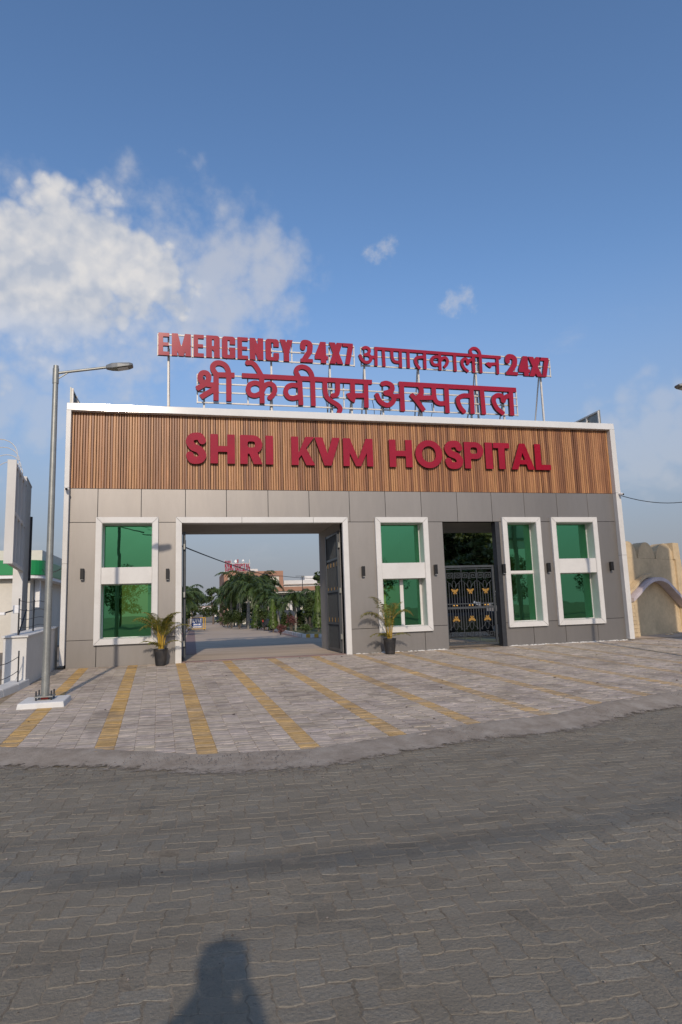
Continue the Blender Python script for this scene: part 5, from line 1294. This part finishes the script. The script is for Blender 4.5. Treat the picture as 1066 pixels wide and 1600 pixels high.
MB().prism_y([(hx-.55, hz), (hx-.30, hz+.28), (hx-.08, hz), (hx-.30, hz-.28)], YS+.01, YS+.08).build('emblem', M_SIGNW, hsn)
hx2, hz2 = hp(380, 875.5, YS); MB().prism_y([(hx2-.22, hz2-.16), (hx2, hz2+.2), (hx2+.22, hz2-.16)], YS, YS+.08).build('emblem', M_SIGNW, hsn)
for py_ in (880.6, 887.6, 893):
    a, b = hp(351, py_, YS), hp(391.5, py_, YS); MB().bar((a[0], YS+.17, a[1]), (b[0], YS+.17, a[1]), .06).build('rail', M_STEELW, hsn)
for k in range(5): x = hp(352+9.6*k, 885, YS)[0]; MB().bar((x, YS+.24, zt), (x, YS+.24, zt+1.9), .06).build('post', M_STEELW, hsn)

# emergency arch and portal far down the drive
AY = 168.0
ar = thing('emergency_arch', 'brown overhead EMERGENCY arch spanning the far end of the driveway', 'arch', (3.5, AY, gz(AY)))
xa, zb_ = hp(300.5, 954.5, AY); xb, zt_ = hp(334, 947.8, AY)
MB().box(xa-.5, AY, zb_, xb+.3, AY+.8, zt_+.1).build('beam', M_BROWN, ar)
MB().box(xa-.6, AY-.1, zt_+.105, xb+.4, AY+.9, zt_+.2).build('beam_cap', M_KSTONE, ar)
for x in (xa-.4, xb): MB().box(x, AY+.1, gz(AY)-.1, x+.35, AY+.7, zb_-.003).build('pillar', M_CREAM, ar)
text_row('EMERGENCY', xa, xb-.05, zb_+.16, zt_-.06, AY-.06, AY-.005, ar, .2, .18, .25, mats=(M_SIGNW, M_SIGNW))
po = thing('portal', 'brown roofed portal of the hospital at the end of the driveway', 'portal', (5.8, 158, gz(158)))
PY = 160.0; xa, z1_ = hp(335, 953.3, PY); xb, z0_ = hp(346.5, 956.6, PY)
MB().box(xa, PY, z0_, xb+6, PY+6, z1_).build('roof_band', M_KSTONE, po)
for x in (xa+.1, xb-.5): MB().box(x, PY+.2, gz(PY)-.1, x+.4, PY+.6, z0_-.003).build('pillar', M_CREAM, po)
MB().box(xa+.3, PY+4, gz(PY)-.1, xb+6, PY+5.9, z0_-.004).build('back_wall', M_DARKGL, po)
MB().box(xb+.0, PY+.3, gz(PY)-.1, xb+6, PY+3, z0_-.005).build('side_wall', M_CREAM, po)

# barrier with a sign
BY = 62.0
pl_ = at(292.5, 985, BY); pr_ = at(321.0, 985, BY); bz = gz(BY)
br = thing('barrier', 'yellow steel barrier carrying a blue KVM sign on the driveway', 'barrier', ((pl_.x+pr_.x)/2, BY, bz))
x0, x1 = pl_.x, pr_.x; h_ = 1.17
for x in (x0, x0+.16, x1-.16, x1): MB().tube([(x, BY, bz+.10), (x, BY, bz+h_)], .032, 8).build('upright', M_YEL, br)
for z in (.16, h_): MB().tube([(x0, BY, bz+z), (x1, BY, bz+z)], .034, 8).build('rail', M_YEL, br)
for x in (x0+.1, x1-.1):
    MB().tube([(x, BY-.30, bz+.09), (x, BY+.30, bz+.09)], .03, 8).build('foot_bar', M_YEL, br)
    for yy in (-.28, .28): MB().tube([(x-.025, BY+yy, bz+.06), (x+.025, BY+yy, bz+.06)], .06, 10).build('wheel', M_TYRE, br)
sx0, sx1 = x0+.40, x1-.33
bd = MB().box(sx0, BY-.06, bz+.28, sx1, BY-.04, bz+1.13).build('sign_board', M_BLUE, br)
MB().box(sx0+.002, BY-.066, bz+.285, sx1-.002, BY-.0605, bz+.42).build('sign_strip', mat('sign_grey', (.35, .33, .36), .6, var=.05), br)
text_row('KVM', sx0+.06, sx1-.06, bz+.74, bz+1.08, BY-.075, BY-.0612, br, .24, .2, .3, mats=(M_SIGNW, M_SIGNW))
text_row('GROUP OF', sx0+.12, sx1-.12, bz+.50, bz+.64, BY-.075, BY-.0612, br, .22, .2, .3, mats=(M_SIGNW, M_SIGNW))
text_row('INSTITUTIONS', sx0+.05, sx1-.05, bz+.31, bz+.40, BY-.075, BY-.0672, br, .22, .2, .3, mats=(M_SIGNW, M_SIGNW))

# ================================================================== VEHICLES
def make_car(label, loc, rz, paint):
    t = thing('parked_car', label, 'car', loc, 'cars parked inside the hospital grounds'); WL[t.name] = Vector((0, 0, 0))
    L_, Wd = 4.0, 1.68
    st_ = [(-2.0, .62, .35, .72), (-1.9, .72, .26, .86), (-1.45, .80, .22, .93), (-.75, .84, .22, .98), (.3, .84, .22, .98), (1.3, .83, .22, .97), (1.85, .76, .26, .93), (2.0, .66, .36, .80)]
    V = []; Fc = []
    for y, w, zl, zh in st_: V += [(-w*.9, y, zl), (-w, y, zl+.18), (-w, y, zh-.16), (-w*.88, y, zh), (w*.88, y, zh), (w, y, zh-.16), (w, y, zl+.18), (w*.9, y, zl)]
    for i in range(len(st_)-1):
        for k in range(8): Fc.append((i*8+k, i*8+(k+1) % 8, (i+1)*8+(k+1) % 8, (i+1)*8+k))
    Fc += [tuple(range(7, -1, -1)), tuple(range(56, 64))]
    body = MB().add(V, Fc).build('body', paint, t, bevel=.03)
    cab = [(-.85, .74, .97, .97), (-.25, .66, .97, 1.46), (.9, .66, .97, 1.48), (1.65, .70, .97, 1.05)]
    V = []; Fc = []
    for y, w, zl, zh in cab: V += [(-.78, y, zl), (-w*.9, y, zh), (w*.9, y, zh), (.78, y, zl)]
    for i in range(3):
        for k in range(4): Fc.append((i*4+k, i*4+(k+1) % 4, (i+1)*4+(k+1) % 4, (i+1)*4+k))
    MB().add(V, Fc).build('windows', M_DARKGL, t)
    MB().box(-.60, -.22, 1.455, .60, .95, 1.50).build('roof', paint, t, bevel=.02)
    for sx_ in (-1, 1):
        for y in (-1.25, 1.25):
            w = MB().tube([(sx_*.66, y, .30), (sx_*.86, y, .30)], .30, 16).build('wheel', M_TYRE, t); MB().tube([(sx_*.861, y, .30), (sx_*.875, y, .30)], .18, 12).build('rim', M_CHROME, w)
        MB().box(sx_*.62-.16, -2.012, .60, sx_*.62+.16, -1.90, .75).build('headlight', M_LENS, t)
        MB().box(sx_*.62-.14, 1.93, .66, sx_*.62+.14, 2.01, .82).build('tail_light', M_REDP, t)
        MB().box(sx_*.93-.09, -.62, .95, sx_*.93+.09, -.48, 1.07).build('mirror', paint, t, bevel=.02)
    MB().box(-.40, -2.02, .40, .40, -1.95, .56).build('grille', M_TYRE, t); MB().box(-.25, -2.03, .60, .25, -1.96, .70).build('number_plate', M_SIGNW, t)
    t.location = loc; t.rotation_euler = (0, 0, rz); return t
c0 = make_car('dark car facing the gate in front of the far portal', gpz(340.3, 970, 152), R(4), M_CARB)
place_copy(c0, gpz(452, 970, 50)+Vector((0, 0, 0)), R(80), 1, 'dark car parked behind the red leaved shrub')
place_copy(c0, gpz(505, 970, 45), R(95), 1, 'dark car parked beside the open gate leaf')
place_copy(c0, gpz(419, 970, 66), R(75), 1, 'dark car parked behind the palm trunks')
place_copy(c0, Vector((10.2, 23.2, gz(23))), R(70), 1, 'dark car standing behind the iron pedestrian gate')
def make_bike(label, loc, rz):
    t = thing('motorcycle', label, 'motorcycle', loc, 'motorcycles inside the grounds'); WL[t.name] = Vector((0, 0, 0))
    for y in (-.62, .62):
        w = MB().tube([(math.cos(a)*0+.0, y+.27*math.cos(a), .30+.27*math.sin(a)) for a in np.linspace(0, 2*math.pi, 17)], .045, 6, cap=False).build('wheel', M_TYRE, t); MB().tube([(-.05, y, .30), (.05, y, .30)], .05, 8).build('hub', M_CHROME, w)
    MB().tube([(0, -.62, .30), (0, -.42, .85), (0, .15, .72), (0, .62, .30)], .03, 6).build('frame', M_STEELD, t)
    MB().box(-.12, -.35, .68, .12, .05, .92).build('tank', M_CARB, t, bevel=.05); MB().box(-.11, .06, .72, .11, .70, .82).build('seat', M_TYRE, t, bevel=.03)
    MB().box(-.12, -.2, .28, .12, .2, .62).build('engine', M_STEELD, t, bevel=.03); MB().tube([(-.33, -.30, 1.02), (0, -.42, .96), (.33, -.30, 1.02)], .014, 6).build('handlebar', M_CHROME, t)
    MB().lathe([(.02, -.09), (.08, -.05), (.085, .05), (.02, .09)], (0, -.52, .86), 10).build('headlight', M_LENS, t)
    t.location = loc; t.rotation_euler = (0, 0, rz); return t
b0 = make_bike('motorcycle parked behind the short palms', gpz(463, 970, 47), R(60))
place_copy(b0, gpz(412, 970, 57), R(40), 1, 'motorcycle parked behind the broad conical tree')
place_copy(b0, gpz(355, 970, 84), R(40), 1, 'motorcycle parked at the foot of the far palms')
# yard lamp among the trees
t = thing('yard_lamp', 'thin double armed lamp post in front of the hospital roof', 'lamp post', tuple(gpz(474, 960, 80)), None); p = gpz(474, 960, 80); zt2 = at(474, 900, 80).z
MB().tube([p, (p.x, p.y, zt2)], [.07, .04], 8).build('pole', M_STEELD, t); MB().box(p.x-.85, p.y-.03, zt2-.02, p.x+.2, p.y+.03, zt2+.03).build('arm', M_STEELD, t); MB().box(p.x-.1, p.y-.1, zt2-.15, p.x+.25, p.y+.1, zt2-.021).build('lamp_head', M_LAMPHEAD, t)
# cables
def cable(label, pts, r, name='overhead_cable'):
    o = MB().tube(pts, r, 6).build(name, M_CABLE); tag(o, label, 'cable', 'overhead cables'); return o
def sag(a, b, s, n_=14): return [Vector(a).lerp(Vector(b), i/n_)-Vector((0, 0, s*4*(i/n_)*(1-i/n_))) for i in range(n_+1)]
a = at(284, 853, 20.4); b = at(352, 881.5, 60); c = at(520, 904, 72)
cable('black overhead cable slanting across the opening of the vehicle gate', sag(a, at(440, 900, 62), .25)+sag(at(440, 900, 62), c, .1)[1:], .022)
cable('thin cable running off to the right from the right roof corner', sag((XR+.02, 17.1, at(968, 771, 17).z), at(1110, 774, 19), .28), .012)
cable('thin cable running from the left trim to the green fascia', sag((XL-.01, 17.2, at(97, 885, 17).z), (-6.3, 31.2, at(67, 888, 31).z), .15), .014)

# ================================================================== RIGHT SIDE: sandstone wall with merlons and an arch
Q0 = Vector((13.0, 17.86, 0)); Q1 = Vector((18.6, 20.25, 0)); qd = (Q1-Q0).normalized(); qn = Vector((qd.y, -qd.x, 0))
def onwall(px, py, off=0.0):
    d = ray(px, py); o = Q0+qn*off; k = (o-EYE).dot(qn)/d.dot(qn); p = EYE+d*k; return (p-Q0).dot(qd), p.z
cs = thing('sandstone_wall', 'cream sandstone wall with rounded battlements right of the gate building', 'wall', tuple(Q0))
def wprism(name, pts, o0, o1, m, par=cs, bevel=0):
    n2 = len(pts); V = [Q0+qd*s+qn*o0+Vector((0, 0, z)) for s, z in pts]+[Q0+qd*s+qn*o1+Vector((0, 0, z)) for s, z in pts]
    return MB().add(V, [tuple(range(n2)), tuple(range(2*n2-1, n2-1, -1))]+[(i, i+n2, (i+1) % n2+n2, (i+1) % n2) for i in range(n2)]).build(name, m, par, bevel=bevel)
sL, zt1 = onwall(976, 866); zb1 = ZB-.15
mer = [(968, 996), (996, 1023.5), (1023.5, 1053)]
ztp = onwall(1008, 847)[1]; zvl = onwall(1023, 871)[1]; sE = onwall(1053, 900)[0]
wprism('wall', [(.1, zb1), (sE+.3, zb1), (sE+.3, zvl-.05), (.1, zvl-.05)], 0, -.35, M_SANDST)
for a, b in mer:
    s0, s1 = onwall(a, 866)[0], onwall(b, 866)[0]; c, w_ = (s0+s1)/2, (s1-s0)/2*.92
    wprism('merlon', [(c+w_*math.cos(t), zvl-.045+(ztp-zvl+.04)*math.sin(t)) for t in np.linspace(0, math.pi, 13)], -.001, -.349, M_SANDST)
s0, s1 = sE+.05, onwall(1063, 900)[0]
wprism('corner_pillar', [(s0, zvl-.049), (s1+.05, zvl-.049), (s1, ztp+.03), (s0, ztp+.03)], .05, -.45, M_SANDST); wprism('corner_pillar', [(s0+.10, zb1), (s1+.18, zb1), (s1+.05, zvl-.051), (s0+.10, zvl-.051)], .06, -.45, M_SANDST)
arc = [onwall(*q, .3) for q in spline([(989.5, 940), (999, 930), (1013, 914), (1027, 907.5), (1041, 911), (1054, 924), (1067, 938), (1078, 950)], 3)]
wprism('arch_moulding', arc+[(s, z+.12) for s, z in arc[::-1]], .34, .02, M_LAV)
wprism('arch_back_moulding', [(s-.06, z+.185) for s, z in arc[:10]]+[(s-.10, z+.26) for s, z in arc[:10][::-1]], .22, .02, M_SANDST)
sa, _ = onwall(987.5, 960, .3); sb_, _ = onwall(997.5, 960, .3); zc_ = arc[0][1]-.02
k = 0; z = ZB-.1
while z < zc_-.02:
    h2 = min(.125, zc_-z)
    if k % 2: sp_ = [(sa, sb_)]
    else: sp_ = [(sa, (sa+sb_)/2-.006), ((sa+sb_)/2+.006, sb_)]
    for p, q in sp_: wprism('brick', [(p+.004, z), (q-.004, z), (q-.004, z+h2-.012), (p+.004, z+h2-.012)], .30+random.uniform(-.012, .012), .02, M_SANDST)
    z += h2; k += 1
for i, (px_, py_, r_, sd_) in enumerate(((1003, 986, .34, 51), (1012, 984, .26, 52), (1047, 978, .30, 53), (1033, 976, .24, 54))):
    p = gp(px_, py_+4); shrub(['dry twiggy bush at the brick pier under the arch', 'small dry bush beside the brick pier bush', 'dry bush under the right foot of the arch', 'reddish dry bush in the middle under the arch'][i], (p.x, p.y, gz(p.y)-.02), r_, r_*2.0, M_DRY if i % 2 == 0 else M_SHRUBR, sd_, 180, 'dry bushes under the arch', .06)
random.seed(77)
rb = MB()
for _ in range(45):
    px_, py_ = random.uniform(992, 1060), random.uniform(982, 992); p = gp(px_, py_); r = random.uniform(.03, .11)
    rb.lathe([(r*.6, 0), (r*random.uniform(.8, 1.1), r*.3), (r*.5, r*.75)], (p.x, p.y, p.z-.01), 6)
tag(rb.build('rubble', M_SANDST), 'broken stones heaped at the foot of the sandstone wall', 'rubble', kind='stuff')
# unseen panel on posts, added to throw shade across the sandstone wall
t = thing('shade_panel', 'tall unseen panel on two steel posts, added to shade the sandstone wall', 'shade_panel', (14.9, 9.4, 0))
MB().box(13.3, 9.35, 3.9, 15.45, 9.45, 8.6).build('panel', M_SIGNW, t)
for x in (13.7, 15.0): MB().tube([(x, 9.55, -.05), (x, 9.55, 8.4)], .09, 10).build('post', M_GALV, t)
for z in (4.3, 6.2, 8.2): MB().box(13.35, 9.452, z-.05, 15.4, 9.50, z+.05).build('rail', M_GALV, t)
t = thing('plastic_crate', 'blue and white box at the right edge below the arch', 'box', tuple(gp(1066, 985))); p = gp(1066, 985)
MB().box(p.x-.14, p.y, p.z-.01, p.x+.25, p.y+.3, p.z+.13).build('box', M_BLUE, t, bevel=.01); MB().box(p.x-.15, p.y-.01, p.z+.131, p.x+.26, p.y+.31, p.z+.16).build('lid', M_SIGNW, t, bevel=.01)

# ================================================================== BEHIND THE CAMERA: what the panes mirror and what throws shade
for i, (x, y, h, r) in enumerate(((-22, -34, 7, 3.4), (-9, -40, 8.5, 4), (6, -44, 7.5, 3.8), (17, -32, 6.5, 3.2), (27, -36, 9, 4.2), (36, -30, 7, 3.4), (46, -34, 8.5, 4), (58, -30, 7.5, 3.6))):
    broad_tree(['leafy tree far left across the road', 'tall leafy tree left across the road', 'leafy tree straight across the road', 'smaller leafy tree right across the road', 'tallest leafy tree across the road', 'leafy tree right of the tallest across the road', 'broad leafy tree far right across the road', 'last leafy tree far right across the road'][i],
               x, y*1.55, h, r, 90+i, 'trees across the road behind the viewer', z=-.05, nl=46, per=150, size=.26)
cy_ = -8.0; k_ = math.cos(SUN_AZ)/math.tan(SUN_EL)
def cab_h(x): return (4.30-cy_)/k_+.030*(x-.2)**2
for nme, x in (('utility pole left behind the viewer', -7.3), ('utility pole right behind the viewer', 7.7)):
    t = thing('utility_pole', nme, 'utility pole', (x, cy_, -.05), 'utility poles behind the viewer')
    MB().tube([(x, cy_, -.1), (x, cy_, cab_h(x)+.4)], [.14, .09], 10).build('shaft', M_CONC, t); MB().box(x-.5, cy_-.05, cab_h(x)+.02, x+.5, cy_+.05, cab_h(x)+.10).build('crossarm', M_STEELD, t)
for dz, r_ in ((0, .032), (.30, .012)):
    cable('overhead power cable behind the viewer, thick' if r_ > .02 else 'overhead power cable behind the viewer, thin', [(x, cy_, cab_h(x)+dz) for x in np.linspace(-7.3, 7.7, 24)], r_)

# the photographer, seen only as a shadow on the road
def person():
    t = thing('person', 'person standing behind the viewpoint with raised camera, seen as a shadow on the road', 'person', (-.25, -.26, 0))
    cx, cy = -.25, -.26
    cy = -.20; t.location.y = cy; WL[t.name] = Vector((-.25, cy, 0)); t.scale = (1.16, 1.0, 1.075)
    J = {'pel': (0, 0, .95, .15), 'bel': (0, 0, 1.10, .145), 'che': (0, .0, 1.32, .155), 'nec': (0, .02, 1.50, .06), 'hea': (.03, .05, 1.62, .085), 'crn': (.03, .06, 1.73, .08),
         'shl': (-.22, 0, 1.43, .09), 'ell': (-.42, .06, 1.22, .06), 'wrl': (-.06, .19, 1.46, .035), 'hal': (-.02, .2, 1.53, .035),
         'shr': (.19, 0, 1.43, .07), 'elr': (.22, .10, 1.20, .06), 'wrr': (.17, .19, 1.46, .035), 'har': (.13, .2, 1.53, .035),
         'hil': (-.10, 0, .90, .10), 'knl': (-.12, .02, .50, .065), 'anl': (-.13, 0, .09, .045), 'fol': (-.14, .14, .035, .035),
         'hir': (.10, 0, .90, .10), 'knr': (.12, .02, .50, .065), 'anr': (.13, 0, .09, .045), 'for': (.14, .14, .035, .035)}
    Ed = [('pel', 'bel'), ('bel', 'che'), ('che', 'nec'), ('nec', 'hea'), ('hea', 'crn'), ('che', 'shl'), ('shl', 'ell'), ('ell', 'wrl'), ('wrl', 'hal'), ('che', 'shr'), ('shr', 'elr'), ('elr', 'wrr'), ('wrr', 'har'),
          ('pel', 'hil'), ('hil', 'knl'), ('knl', 'anl'), ('anl', 'fol'), ('pel', 'hir'), ('hir', 'knr'), ('knr', 'anr'), ('anr', 'for')]
    ks = list(J); me = bpy.data.meshes.new('body'); me.from_pydata([J[k][:3] for k in ks], [(ks.index(a), ks.index(b)) for a, b in Ed], [])
    o = bpy.data.objects.new('body', me); COL.objects.link(o); o.parent = t; me.materials.append(M_CLOTH)
    o.modifiers.new('skin', 'SKIN'); 
    for k, v in zip(ks, me.skin_vertices[0].data): r = J[k][3]; v.radius = (r, r*.85); v.use_root = (k == 'pel')
    s = o.modifiers.new('sub', 'SUBSURF'); s.levels = s.render_levels = 2
    MB().lathe([(.02, -.02), (.09, .03), (.105, .09), (.09, .15), (.03, .185)], (cx+.03, cy+.045, 1.62), 14).build('hair', M_HAIR, t, smooth=True)
    for sx_ in (-1, 1):
        for k in range(5):
            b = Vector((cx+.055+sx_*(.095-.012*k*0), cy+.205, 1.575-.018*k)); MB().tube([b, b+Vector((-sx_*.01, .035, .004)), b+Vector((-sx_*.045, .042, .004-.002*k))], [.009, .009, .007], 6).build('finger', M_SKIN, t)
    return t
person()
pc = thing('hand_camera', 'small black camera held up by the person behind the viewpoint', 'camera', (-.14, -.06, 1.57))
MB().box(-.205, -.085, 1.53, -.085, -.045, 1.61).build('body', M_BLACKL, pc, bevel=.006); MB().tube([(-.145, -.045, 1.565), (-.145, -.02, 1.565)], .03, 12).build('lens', M_BLACKL, pc)
